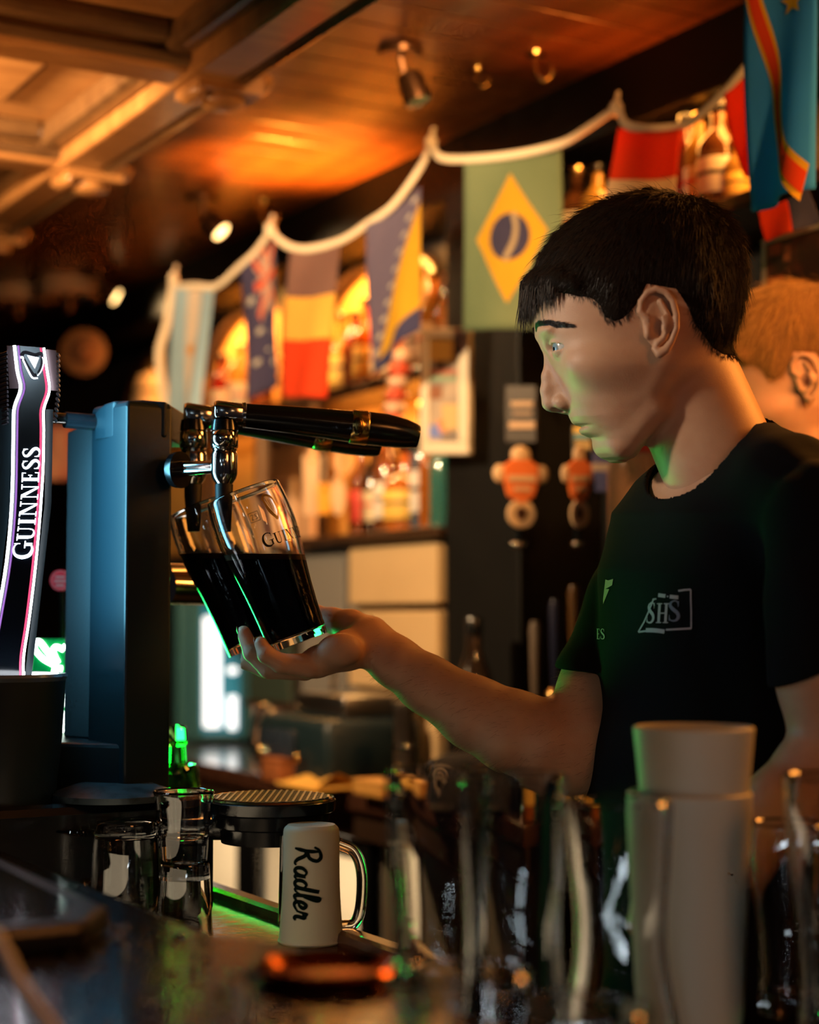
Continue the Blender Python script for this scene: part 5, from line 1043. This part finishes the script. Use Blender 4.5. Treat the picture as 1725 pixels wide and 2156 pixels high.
def head_field(p):
    u = p[:,0]; w = -np.abs(p[:,1]); v = p[:,2]; q = np.stack([u, w, v], 1)
    F = np.interp(v, _v, _F); Bk = np.interp(v, _v, _B); Wd = np.interp(v, _v, _W); C = np.interp(v, _v, _C)
    F = F + np.interp(v, _lv, _ld)*np.exp(-(np.abs(w)/56.0)**4)
    a = np.where(u < C, C-F, Bk-C); a = np.maximum(a, 2.0); pw = np.interp(v, [420, 560, 720, 850, 960], [2.0, 2.15, 2.35, 2.25, 2.0])
    k = ((np.abs(u-C)/a)**pw + (np.abs(w)/Wd)**pw)**(1/pw)
    rr = np.sqrt((u-C)**2+w**2)
    f = np.where(rr > 1, rr*(1-1/np.maximum(k, 1e-3)), -np.minimum(a, Wd)); f = np.clip(f, -200, 400)
    vt = np.maximum(405-v, v-968); f = np.where(vt > 0, np.maximum(f, vt), f)*0.9
    # brow, cheekbone, jaw corner
    f = smin(f, s_ell(q, (1152,-44,702), (20,46,11)), 14)
    f = smin(f, s_ell(q, (1262,-104,775), (74,44,40)), 40)
    f = smin(f, s_ell(q, (1300,0,940), (46,52,33)), 16)
    f = smin(f, s_cone(q, (1372,-98,868), (1302,-60,942), 20, 22), 30)
    # eye socket
    f = smax(f, -s_ell(q, (1146,-72,740), (35,36,18)), 10)
    # nose
    g = s_chain(q, [(1157,0,738,12),(1160,0,760,12.5),(1154.5,0,792,13.5),(1154.5,0,822,16),(1160,0,847,19.5)], 6)
    g = smin(g, s_chain(q, [(1176,0,752,20),(1184,0,800,26),(1190,0,842,30)], 8), 14)
    g = smin(g, s_ell(q, (1184,-23,849), (18,12,14)), 10)
    g = smin(g, s_cone(q, (1164,0,856), (1192,0,852), 10, 10), 5)
    g = smax(g, -s_ell(q, (1174,-13,866), (14,7,9)), 4)
    f = smin(f, g, 9)
    # lids with the slit between them
    f = smin(f, s_ell(q, (1185,-65,737), (31.5,31,30.5)), 5)
    f = smax(f, -s_ell(q, (1160,-70,738), (37,32,7.6)), 1.5)
    f = smax(f, -(s_ell(q, (1185,-65,737), (27.2,27.2,27.2))), 1.0)
    f = smin(f, s_chain(q, [(1156,-48,730,2.4),(1158,-72,726,2.8),(1172,-89,727,2.6),(1190,-95,733,2)]), 2.5)
    # neck
    n = s_cone(np.stack([u, w*1.04, v], 1), (1408,0,730), (1592,0,1150), 118, 128)
    f = smin(f, n, 24)
    # ear
    e = s_ell(q, (1364,-164,692), (34,9,58))
    e = smin(e, s_cone(q, (1372,-140,700), (1372,-166,700), 26, 26), 8)
    hx = [(1342,-168,690,6),(1327,-166,676,6),(1328,-168,655,6.5),(1340,-172,638,7),(1357,-176,631,7),(1376,-180,638,7),(1389,-183,656,7),(1396,-185,684,6.5),(1396,-184,712,6.2),(1388,-180,735,6.5),(1377,-176,752,9),(1364,-172,760,10),(1355,-168,750,7)]
    e = smax(e, -s_ell(q, (1364,-176,690), (26,8,48)), 4)
    e = smin(e, s_chain(q, hx), 3)
    e = smin(e, s_chain(q, [(1366,-173,656,5),(1378,-176,680,6),(1379,-176,708,6.5),(1371,-174,730,6.5),(1360,-172,740,6)]), 5)
    e = smin(e, s_ell(q, (1341,-167,718), (8,9,14)), 5)
    e = smax(e, -s_ell(q, (1360,-176,706), (13,17,22)), 4)
    return smin(f, e, 5)

def arm_field(p):
    """right forearm and hand, palm up under the two glasses, little finger towards the viewer"""
    c = lambda *a: (*LQ(a[0], a[1], a[2]), a[3])
    f = s_chain(p, [c(1276,1400,.09,90), c(1262,1470,.08,92), c(1246,1540,.07,96), c(1225,1588,.065,92)], 30)
    f = smin(f, s_chain(p, [c(1225,1585,.065,90), c(1160,1568,.068,94), c(1080,1541,.075,90), c(1000,1502,.085,79), c(900,1441,.098,63), c(832,1393,.105,55), c(778,1353,.11,52)], 20), 24)
    # palm: heel, outer edge, thumb ball
    h = s_chain(p, [c(785,1354,.11,50), c(730,1370,.095,44), c(668,1394,.085,34), c(650,1401,.085,30)], 10)
    h = smin(h, s_chain(p, [c(770,1350,.12,44), c(690,1390,.115,32), c(640,1400,.115,26)], 8), 14)
    h = smin(h, s_chain(p, [c(775,1345,.125,44), c(690,1392,.14,28), c(636,1398,.145,24)], 8), 14)
    h = smin(h, s_ell(p, LQ(716,1367,.070), (48,27,35)), 30)
    h = smin(h, s_chain(p, [c(778,1340,.125,46), c(738,1318,.145,37), c(700,1306,.155,28), c(665,1296,.16,22)], 12), 18)
    h = smin(h, s_chain(p, [c(672,1296,.16,22), c(630,1272,.165,20), c(598,1240,.165,17)], 8), 6)
    fing = [
      [(650,1402,.078,27), (592,1397,.070,22), (561,1378,.068,19.5), (549,1354,.070,14.5)],
      [(642,1408,.095,27), (567,1408,.092,23), (531,1374,.092,20), (513,1332,.096,15.5)],
      [(640,1406,.115,26), (560,1408,.118,22), (518,1392,.122,19), (505,1384,.124,15)],
      [(636,1402,.140,25), (566,1398,.146,21), (530,1384,.150,18), (514,1366,.152,14.5)]]
    for g in fing:
        h = smin(h, s_chain(p, [c(*q) for q in g], 5), 5)
    return smin(f, h, 14)
def rot_frame(pts): return pts

def left_arm_field(p):
    c = lambda *a: (*LQ(a[0], a[1], a[2]), a[3])
    f = s_chain(p, [c(1748,1250,-.185,100), c(1750,1430,-.20,97), c(1768,1570,-.21,88)], 20)
    f = smin(f, s_chain(p, [c(1768,1585,-.21,88), c(1732,1626,-.215,84), c(1649,1706,-.22,76), c(1550,1800,-.225,58), c(1510,1835,-.23,48), c(1470,1862,-.232,46), c(1440,1885,-.234,42)], 20), 14)
    for k in range(4):                                       # loosely curled fingers and the thumb
        w = -.262+.019*k; f = smin(f, s_chain(p, [c(1438,1882,w+.004,24), c(1385-6*k,1905,w,21), c(1368-5*k,1945,w,18), c(1392-4*k,1972,w,15)], 4), 5)
    return smin(f, s_chain(p, [c(1470,1850,-.205,26), c(1425,1840,-.190,22), c(1390,1862,-.184,17)], 5), 8)

def torso_core(p, grow=0.0):
    """trunk turned about 25 degrees towards the viewer"""
    a = math.radians(25); ca, sa = math.cos(a), math.sin(a)
    c0 = np.array((1548.0, 20.0)); du = p[:,0]-c0[0]; dw = p[:,1]-c0[1]; v = p[:,2]
    lean = np.interp(v, [900, 1100, 1300, 1500, 1700, 2300], [-20, 0, -8, -20, -50, -60]); du = du-lean
    fr = -du*ca - dw*sa; sd = du*sa - dw*ca          # forward, to his left
    hw = np.interp(v, [880, 960, 1010, 1080, 1200, 1400, 1700, 2000, 2300], [60, 150, 250, 330, 345, 330, 305, 310, 330])+grow
    fw = np.interp(v, [880, 960, 1010, 1080, 1200, 1400, 1700, 2000, 2300], [70, 110, 150, 200, 235, 235, 225, 225, 225])+grow
    bw = np.interp(v, [880, 960, 1010, 1080, 1200, 1400, 1700, 2000, 2300], [80, 130, 170, 205, 215, 200, 190, 210, 220])+grow
    d = np.where(fr > 0, fw, bw); pw = 2.3
    k = ((np.abs(fr)/d)**pw+(np.abs(sd)/hw)**pw)**(1/pw); r = np.sqrt(fr**2+sd**2)
    f = np.where(r > 1, r*(1-1/np.maximum(k, 1e-3)), -60)*0.85
    return np.maximum(f, np.maximum(885-v, v-2290))
def neck_axis(p):
    return s_cone(p, (1408,0,730), (1592,0,1150), 0, 0)
def shirt_field(p):
    c = lambda *a: (*LQ(a[0], a[1], a[2]), a[3])
    u, w, v = p[:,0], p[:,1], p[:,2]
    f = torso_core(p)
    f = smin(f, s_chain(p, [(1560,0,985,112), c(1660,1035,-.09,112), c(1750,1110,-.15,124)], 20), 50)
    f = smin(f, s_chain(p, [(1535,30,1000,112), c(1440,1068,.07,96), c(1412,1140,.115,112)], 20), 40)
    l = s_chain(p, [c(1752,1110,-.165,128), c(1755,1260,-.19,122), c(1757,1500,-.20,120)], 20)
    hem = (v-1393+0.588*(u-1543))/1.16
    l = np.maximum(l, hem)
    r = s_chain(p, [c(1408,1135,.12,112), c(1340,1270,.105,112), c(1280,1425,.084,113), c(1262,1500,.08,112)], 20)
    r = np.maximum(r, (v-1433-0.12*(u-1290)))
    f = smin(f, r, 10); f = smin(f, l, 14)
    f = f + (3.0*np.sin((u*0.9+v*0.35)/31.0+1.2*np.sin(v/90.0)) + 2.0*np.sin((u*1.1-v*0.22)/19.0+w/60.0))*np.clip((v-1080)/160, 0, 1) + 3.0*np.sin((u-v*0.9)/15.0)*np.exp(-((u-1640)/80)**2-((v-980)/60)**2)
    f = f + 4.0*np.sin((v+u*0.5)/30.0)*np.exp(-((u-1300)/60)**2)*np.clip((v-1150)/100, 0, 1)
    plane = 859+(1601-u)*1.18-np.maximum(w, 0)*1.0
    ax = neck_axis(p); up = np.maximum((v-plane)/1.55, ax-160)
    f = np.maximum(f, -up)
    return np.maximum(f, -(s_cone(np.stack([u, w*1.04, v], 1), (1408,0,730), (1592,0,1150), 131, 141)))

HAIR_POLY = np.array([(1085,600),(1100,640),(1126,656),(1133,632),(1150,608),(1168,617),(1189,629),(1205,638),(1233,647),(1247,661),(1256,684),(1277,694),(1289,690),(1303,680),(1319,661),(1330,640),(1340,620),(1398,630),(1423,666),(1437,698),(1460,722),(1480,742),(1510,756),(1600,752),(1640,700),(1620,360),(1060,360)], float)
def poly_sd(u, v, poly):
    d = np.full(len(u), 1e9); ins = np.zeros(len(u), bool); n = len(poly)
    for i in range(n):
        a = poly[i]; b = poly[(i+1) % n]; e = b-a; t = np.clip(((u-a[0])*e[0]+(v-a[1])*e[1])/(e@e), 0, 1)
        d = np.minimum(d, np.hypot(u-a[0]-t*e[0], v-a[1]-t*e[1]))
        c = ((a[1] > v) != (b[1] > v)); x = a[0]+(v-a[1])*e[0]/(e[1] if e[1] else 1e-9); ins ^= c & (u < x)
    return np.where(ins, -d, d)
def scalp_field(p):
    u = p[:,0]; w = -np.abs(p[:,1]); v = p[:,2]
    F = np.interp(v, _v, _F); Bk = np.interp(v, _v, _B); Wd = np.interp(v, _v, _W); C = np.interp(v, _v, _C)
    a = np.maximum(np.where(u < C, C-F, Bk-C), 2.0); pw = np.interp(v, [420, 560, 720, 850, 960], [2.0, 2.15, 2.35, 2.25, 2.0])
    k = ((np.abs(u-C)/a)**pw + (np.abs(w)/Wd)**pw)**(1/pw); rr = np.sqrt((u-C)**2+w**2)
    f = np.clip(np.where(rr > 1, rr*(1-1/np.maximum(k, 1e-3)), -np.minimum(a, Wd)), -200, 400)
    # close to the crown the sections shrink quickly: use an egg there
    f = np.where(v < 405, np.maximum(f, 405-v), f)*0.9
    return f
def hair_field(p, thick=1.0):
    u, v = p[:,0], p[:,2]; q = np.stack([u, -np.abs(p[:,1]), v], 1)
    sd = poly_sd(u, v, HAIR_POLY)
    t = np.interp(-sd, [0, 10, 60], [1.0, 4.0, 11.0])*thick
    nf = s_cone(np.stack([u, p[:,1]*1.04, v], 1), (1408,0,730), (1592,0,1150), 118, 128)-t*0.5
    f = np.maximum(smin(scalp_field(q)-t, nf, 24), sd)
    fr = s_chain(q, [(1121,0,606,26),(1136,-60,604,24),(1168,-108,603,18),(1196,-132,612,11)], 8)
    return smin(f, fr, 34)

def flip(F): return F[:, ::-1]
_rng = np.random.default_rng(7)
def strand_mesh(R, Dv, Nn, L, rad, bend=0.35, seg=4, lift=0.12, jit=0.18, surf=None):
    """R roots, Dv flow directions, Nn normals (sheet units) -> verts, quads of three-sided tapering hairs"""
    n = len(R); V = np.zeros((n, seg+1, 3, 3)); p = R.copy(); d = Dv + Nn*lift + _rng.normal(0, jit, (n,3)); d /= np.linalg.norm(d, axis=1)[:,None]
    for s in range(seg+1):
        t = s/seg; r = rad*(1-0.85*t)
        a = np.cross(d, Nn); a /= np.maximum(np.linalg.norm(a, axis=1), 1e-6)[:,None]; b = np.cross(d, a)
        for k in range(3):
            an = 2*PI*k/3; V[:,s,k] = p + (a*math.cos(an)+b*math.sin(an))*np.reshape(r, (-1,1))
        p = p + d*np.reshape(L/seg, (-1,1)); d = d + np.array((0,0,bend))/seg - Nn*(np.asarray(lift)*1.3/seg); d /= np.linalg.norm(d, axis=1)[:,None]
    base = (np.arange(n)*(seg+1)*3)[:,None]; F = []
    for s in range(seg):
        for k in range(3): F.append(np.concatenate([base+s*3+k, base+s*3+(k+1)%3, base+(s+1)*3+(k+1)%3, base+(s+1)*3+k], 1))
    return V.reshape(-1,3), np.concatenate(F)
def normals_of(V, F):
    n = np.cross(V[F[:,2]]-V[F[:,0]], V[F[:,3]]-V[F[:,1]]); N_ = np.zeros_like(V)
    for k in range(4): np.add.at(N_, F[:,k], n)
    return N_/np.maximum(np.linalg.norm(N_, axis=1), 1e-9)[:,None]

# surfaces, in sheet units
HV, HF = surface_nets((1085,-212,398), (1640,212,1176), 2.8, head_field); HF = flip(HF)
keep = lambda V, F, m: F[m[F].all(1)]
AV, AF = surface_nets((480,10,1190), (1420,430,1760), 3.4, arm_field, band=30); AF = flip(AF)
LV, LF = surface_nets((1180,-700,1150), (1800,-250,2000), 4.6, left_arm_field); LF = flip(LF)
SV, SF_ = surface_nets((1130,-600,840), (1880,480,2300), 4.5, shirt_field); SF_ = flip(SF_)
KV, KF = surface_nets((1070,-200,375), (1610,200,790), 3.0, hair_field); KF = flip(KF)

def person_hair(d0, xf, m, parent, capm=None, n=17000, L=(26,58), extra=0.0, seed=7, lift=0.07, crown=(1470,0,430)):
    """scalp hair: the cap and the strands that lie on it; xf maps sheet units to the world"""
    cap = mk_np('hair', xf(KV), KF, capm or m, parent)
    Nn = normals_of(KV, flip(KF)); Nn = np.where(((KV-np.array((1390,0,600)))*Nn).sum(1)[:,None] < 0, -Nn, Nn)
    ok = np.where((Nn[:,2] < 0.75))[0]; i = _rng.choice(ok, n); R = KV[i]; Q = Nn[i]
    fl = R-np.array(crown); fl[:,2] += 30; front = np.clip((1330-R[:,0])/150, 0, 1)[:,None]
    fl = fl/np.linalg.norm(fl, axis=1)[:,None]*np.array((1,0.7,1)) + np.array((-0.35,0,0.55))*front + np.array((0.05,0,0.8))*(1-front)
    fl = fl-Q*(fl*Q).sum(1)[:,None]; fl /= np.maximum(np.linalg.norm(fl, axis=1), 1e-6)[:,None]
    dl = poly_sd(R[:,0], R[:,2], HAIR_POLY); Ln = _rng.uniform(*L, n)*np.clip(-dl/60, 0.28, 1)
    V, F = strand_mesh(R-Q*1.5, fl, Q, Ln, _rng.uniform(0.5, 0.9, n), bend=0.25, lift=lift+_rng.uniform(0, 0.12, (n,1)))
    # fringe
    k = 900; w = _rng.uniform(-118, 118, k); u0 = np.interp(np.abs(w), [0,60,118], [1104,1118,1160])+_rng.uniform(-8,14,k)
    R2 = np.stack([u0, w, _rng.uniform(590,628,k)], 1); Q2 = np.stack([-np.ones(k), w/150, -0.2*np.ones(k)], 1); Q2 /= np.linalg.norm(Q2, axis=1)[:,None]
    D2 = np.stack([-0.02+0*w, w*0.0006, np.ones(k)], 1)
    V2, F2 = strand_mesh(R2, D2, Q2, _rng.uniform(38,92,k)*np.interp(np.abs(w), [0,50,118], [1,0.8,0.45]), _rng.uniform(0.9,1.6,k), bend=0.3, lift=0.14, jit=0.07)
    F2 = F2+len(V); V = np.concatenate([V, V2]); F = np.concatenate([F, F2])
    # loose hairs standing off the crown
    k = 200; j = _rng.choice(np.where((KV[:,2] < 470) & (Nn[:,2] < -0.3))[0], k)
    V3, F3 = strand_mesh(KV[j], np.tile((-0.8,0,0.1), (k,1)) + _rng.normal(0, .25, (k,3)), Nn[j], _rng.uniform(35,80,k), np.full(k, 0.5), bend=0.6, lift=0.3, jit=0.15)
    F3 = F3+len(V); V = np.concatenate([V, V3]); F = np.concatenate([F, F3])
    # short hairs that break up the hairline
    sdv = poly_sd(HV[:,0], HV[:,2], HAIR_POLY); skin_n = normals_of(HV, flip(HF)); skin_n = np.where(((HV-np.array((1390,0,640)))*skin_n).sum(1)[:,None] < 0, -skin_n, skin_n)
    j = np.where((sdv > -12) & (sdv < 5) & (np.abs(HV[:,1]) < 160) & (HV[:,2] < 760))[0]; j = _rng.choice(j, 2600); k = len(j)
    fl = np.where((HV[j,0] < 1330)[:,None], np.array((0.25,0,1.0)), np.array((-0.35,0,1.0))); fl = fl-skin_n[j]*(fl*skin_n[j]).sum(1)[:,None]
    V4, F4_ = strand_mesh(HV[j], fl, skin_n[j], _rng.uniform(7,17,k), _rng.uniform(0.4,0.7,k), bend=0.1, lift=0.12, jit=0.2, seg=3)
    F4_ = F4_+len(V); V = np.concatenate([V, V4]); F = np.concatenate([F, F4_])
    mk_np('hair_strand_layer', xf(V), F, m, cap)
    return cap

SKIN = mat('skin', (0.60,0.35,0.22), 0.48, sss=0.08, noise=((0.50,0.25,0.15), 22, ONE, 0.35, 0.7), bump=(900, 0.12, ONE))
HAIR = mat('dark_brown_hair', (0.026,0.014,0.009), 0.38, spec=0.5)
SHIRT = mat('black_cotton', (0.0045,0.004,0.0045), 0.92, bump=(1400, 0.25, ONE), spec=0.15)
barman = thing('person', 'barman in a black T-shirt leaning in profile to fill two pints at the taps', 'person', P(1560, 1300, 1.62)*1.0)
barman.location.z = 0.0
def in_thing(root): 
    o = np.array(root.location)
    return lambda Q: sheet_to_world(Q)-o
bx_ = in_thing(barman)
# one body: head with neck, both arms, the trunk under the shirt
TV, TF = surface_nets((1180,-420,930), (1900,450,2300), 9.0, lambda p: torso_core(p, -22)); TF = flip(TF)
allV = [HV, AV, LV, TV]; off = np.cumsum([0]+[len(a) for a in allV]); allF = np.concatenate([f+o for f, o in zip([HF, AF, LF, TF], off)])
body = mk_np('body', bx_(np.concatenate(allV)), allF, SKIN, barman)
shirt = mk_np('t_shirt', bx_(SV), SF_, SHIRT, barman)
person_hair(D0, bx_, HAIR, barman, mat('hair_underlayer', (0.012,0.008,0.006), 0.9, spec=0.05))
# eyes
def eye(parent, xf, iris_mat):
    for sgn in (-1, 1):
        c = np.array((1185.0, 65.0*sgn, 737.0)); g = np.array((-1.0, 0.42*sgn, 0.20)); g /= np.linalg.norm(g)
        def cap(r, a0, a1, n=20, m=8):
            e1 = np.cross(g, (0,0,1)); e1 /= np.linalg.norm(e1); e2 = np.cross(g, e1); V = []; F = []
            for i in range(m+1):
                a = a0+(a1-a0)*i/m
                for k in range(n): V.append(c+r*(g*math.cos(a)+(e1*math.cos(2*PI*k/n)+e2*math.sin(2*PI*k/n))*math.sin(a)))
            for i in range(m):
                for k in range(n): F.append((i*n+k, i*n+(k+1)%n, (i+1)*n+(k+1)%n, (i+1)*n+k))
            return np.array(V), np.array(F)
        V, F = cap(26.6, 0.001, PI-0.01, 24, 16); ball = mk_np('eye', xf(V), F, mat('eye_white', (0.62,0.60,0.58), 0.12, coat=1.0), parent)
        V, F = cap(27.1, 0.001, 0.46); mk_np('iris', xf(V), F, iris_mat, ball)
        V, F = cap(27.4, 0.001, 0.17); mk_np('pupil', xf(V), F, mat('pupil', (0.004,0.004,0.005), 0.05, coat=1.0), ball)
eye(barman, bx_, mat('blue_grey_iris', (0.22,0.30,0.36), 0.1, coat=1.0))
def brow(parent, xf, m):
    for sgn in (-1, 1):
        k = 1300; t = _rng.uniform(0, 1, k)
        u = np.interp(t, [0,.3,.65,1], [1137,1144,1162,1200]); w = -np.interp(t, [0,.3,.65,1], [26,44,72,104]); v = np.interp(t, [0,.3,.65,1], [702,700,696,698])+_rng.uniform(-17,0,k)*np.interp(t, [0,.2,.6,1], [.7,1,.8,.3])
        R = np.stack([u, w, v], 1)
        for _ in range(5): 
            f = head_field(R); e = 1.0
            gN = np.stack([head_field(R+np.eye(3)[a]*e)-head_field(R-np.eye(3)[a]*e) for a in range(3)], 1)/(2*e); gl = np.maximum(np.linalg.norm(gN, axis=1), .2)[:,None]
            R = R-gN/gl*(f/gl[:,0])[:,None]
        Nn = gN/gl; R = R*np.array((1,-sgn,1)); Nn = Nn*np.array((1,-sgn,1))
        D_ = np.stack([0.55+0*t, -0.8*np.ones(k)*-sgn, np.interp(t, [0,.4,1], [-0.7,-0.1,0.25])], 1); D_ -= Nn*(D_*Nn).sum(1)[:,None]; D_ /= np.linalg.norm(D_, axis=1)[:,None]
        V, F = strand_mesh(R, D_, Nn, _rng.uniform(8,15,k), _rng.uniform(0.7,1.1,k), bend=0.0, lift=0.2, jit=0.15, seg=3)
        mk_np('eyebrow', xf(V), F, m, parent)
brow(barman, bx_, HAIR)

# ------------------------------------------------------------------ prints on the shirt, trousers, shoes
from mathutils.bvhtree import BVHTree
_bv = BVHTree.FromPolygons([tuple(v) for v in sheet_to_world(SV)], [tuple(int(i) for i in f) for f in SF_])
def shirt_pt(px, py, off=0.0009):
    d = (P(px, py, 1.0)-CAM).normalized(); h = _bv.ray_cast(CAM, d)
    if h[0] is None: h = _bv.find_nearest(P(px, py, 1.52))
    n = h[1] if h[1].dot(d) < 0 else -h[1]
    return h[0]+n*off-barman.location
PR = mat('pale_shirt_print', (0.50,0.42,0.42), 0.7); PG = mat('grey_shirt_print', (0.20,0.20,0.26), 0.7); PT = mat('tan_shirt_print', (0.42,0.32,0.20), 0.7)
def shirt_strokes(name, m, *st): quads_mesh([q for s in st for q in s], lambda x, y: shirt_pt(x, y), name, m, shirt)
shirt_strokes('chest_logo_frame', PR, ln((1430,1244),(1443,1242),(1456,1241), w=4), ln((1456,1241),(1456,1262),(1457,1284),(1457,1304),(1457,1323), w=3), ln((1457,1323),(1440,1324),(1422,1325),(1404,1326), w=4), ln((1378,1262),(1374,1272),(1366,1292),(1358,1310),(1346,1331), w=3), ln((1346,1331),(1360,1329),(1370,1328), w=4), ln((1376,1262),(1384,1261), w=3), ln((1362,1327),(1375,1327),(1388,1328),(1401,1330), w=9), ln((1388,1253),(1396,1254),(1403,1255), w=8), ln((1412,1256),(1420,1257),(1430,1258), w=8), ln((1406,1255.5),(1409,1256), w=3))
def glyph_at(c, x0, y0, w, h, sk=0.0):
    a, q = GLY[c]; return [tuple((x0+p[0]/a*w+sk*(1-p[1])*-h, y0+(1-p[1])*h) for p in e) for e in q]
shirt_strokes('chest_logo_letter', PR, glyph_at('S', 1366, 1268, 19, 44, 0.12)); shirt_strokes('chest_logo_letter', PR, glyph_at('H', 1384, 1270, 28, 42, 0.06)); shirt_strokes('chest_logo_letter', PG, glyph_at('S', 1409, 1264, 28, 44, 0.06))
quads_mesh([((1277,1220),(1283,1222),(1277,1240),(1272,1262)), ((1283,1222),(1293,1219),(1291,1232),(1277,1240)), ((1272,1262),(1277,1240),(1285,1240),(1272,1272))], lambda x, y: shirt_pt(x, y), 'chest_harp', PT, shirt)
shirt_strokes('chest_lettering', PR, glyph_at('S', 1266, 1324, 10, 22), glyph_at('E', 1258, 1324, 8, 22))
def legs(p):
    f = None
    for s in (-1, 1):
        g = s_chain(p, [(1530+s*30, 20-s*110, 2240, 150), (1520+s*30, 20-s*120, 3150, 108), (1545+s*30, 20-s*125, 4020, 84)], 30); f = g if f is None else smin(f, g, 30)
    return np.maximum(f, p[:,2]-4050)
def shoes(p):
    f = None
    for s in (-1, 1):
        g = smin(s_ell(p, (1540+s*30, 20-s*125, 4068), (90,80,50)), s_ell(p, (1440+s*30, 0-s*125, 4082), (130,78,34)), 30); f = g if f is None else np.minimum(f, g)
    return np.maximum(f, p[:,2]-4112)
LG = surface_nets((1280,-360,2080), (1800,380,4080), 15, legs); SHO = surface_nets((1200,-320,3990), (1760,340,4120), 10, shoes)
DENIM = mat('black_trousers', (0.012,0.012,0.016), 0.85); LEA = mat('black_shoes', (0.012,0.011,0.011), 0.4)
mk_np('trousers', bx_(LG[0]), flip(LG[1]), DENIM, barman); mk_np('shoe', bx_(SHO[0]), flip(SHO[1]), LEA, barman)
# finger nails on the two visible fingertips
NAIL = mat('nail', (0.66,0.42,0.34), 0.25)
for (a, b, Y, r) in ((549,1354,.070,14.5), (513,1332,.096,15.5)):
    c = np.array(LQ(a-6, b-4, Y)); q = np.array([c+np.array((-7.5+0.6*math.cos(t)*3, math.sin(t)*7, math.cos(t)*10)) for t in np.linspace(0, 2*PI, 13)[:-1]])
    V = np.concatenate([[c+np.array((-9.5,0,0))], q]); F = [(0, 1+i, 1+(i+1)%12) for i in range(12)]
    mk('nail', [tuple(v) for v in bx_(V)], F, NAIL, barman)
# fine hairs along the forearm
i = _rng.choice(np.where((AV[:,0] > 780) & (AV[:,0] < 1260))[0], 900); Nn = normals_of(AV, flip(AF))[i]
cen = np.stack([AV[i,0], np.full(len(i), 200.0), np.interp(AV[i,0], [700,1240], [1340,1640])], 1); Nn = np.where(((AV[i]-cen)*Nn).sum(1)[:,None] < 0, -Nn, Nn)
V, F = strand_mesh(AV[i], np.tile((-0.75,0,0.25), (len(i),1))+0*Nn, Nn, _rng.uniform(12,26,len(i)), np.full(len(i), 0.26), bend=0.1, lift=0.35, jit=0.2, seg=3)
mk_np('arm_hair', bx_(V), F, mat('brown_arm_hair', (0.22,0.11,0.05), 0.4), barman)

# ------------------------------------------------------------------ second barman behind
mate = thing('person', 'fair-haired man in profile standing behind the barman at the right', 'person', P(1720, 1000, 2.22)); mate.location.z = 0.0
shift = np.array(P(1690, 792, 2.22)-P(1364, 692, D0)); mo = np.array(mate.location)
_a = math.radians(-7)
def bx2(Q):
    Q = np.asarray(Q, float).copy(); t = np.clip((1080-Q[:,2])/200, 0, 1)*_a          # the head nods a little
    du, dv = Q[:,0]-1450, Q[:,2]-930; Q[:,0] = 1450+du*np.cos(t)-dv*np.sin(t); Q[:,2] = 930+du*np.sin(t)+dv*np.cos(t)
    return sheet_to_world(Q)+shift-mo
def arms2(p):
    f = None
    for s in (-1, 1):
        g = s_chain(p, [(1555-s*30, -s*300, 1120, 90), (1560-s*30, -s*330, 1650, 78), (1500-s*30, -s*320, 2150, 52), (1480-s*30, -s*310, 2330, 44)], 20); f = g if f is None else np.minimum(f, g)
    return f
def shirt2(p):
    f = torso_core(p)
    for s in (-1, 1): f = smin(f, np.maximum(s_chain(p, [(1550,0,1000,105), (1555-s*30, -s*290, 1110, 112), (1560-s*30, -s*325, 1500, 108)], 20), p[:,2]-1450), 40)
    ax = neck_axis(p); plane = 859+(1601-p[:,0])*1.18-np.maximum(p[:,1], 0)*1.0
    f = np.maximum(f, -np.maximum((p[:,2]-plane)/1.55, ax-160))
    return np.maximum(f, -(ax-134))
A2 = surface_nets((1300,-460,1000), (1700,460,2400), 9, arms2); S2_ = surface_nets((1130,-520,850), (1880,520,2300), 8, shirt2)
SK2 = mat('fair_skin', (0.66,0.40,0.30), 0.5, sss=0.1, noise=((0.56,0.30,0.22), 22, ONE, 0.35, 0.7)); HR2 = mat('fair_hair', (0.52,0.27,0.08), 0.45); HU2 = mat('fair_hair_under', (0.20,0.095,0.03), 0.9)
vs = [HV, A2[0], TV]; off = np.cumsum([0]+[len(a) for a in vs]); fs = np.concatenate([f+o_ for f, o_ in zip([HF, flip(A2[1]), TF], off)])
mk_np('body', bx2(np.concatenate(vs)), fs, SK2, mate); mk_np('t_shirt', bx2(S2_[0]), flip(S2_[1]), mat('dark_shirt', (0.012,0.010,0.012), 0.85), mate)
person_hair(2.3, bx2, HR2, mate, HU2, n=6000, L=(40,85), lift=0.16); eye(mate, bx2, mat('blue_grey_iris')); brow(mate, bx2, HU2)
mk_np('trousers', bx2(LG[0]), flip(LG[1]), DENIM, mate); mk_np('shoe', bx2(SHO[0]), flip(SHO[1]), LEA, mate)
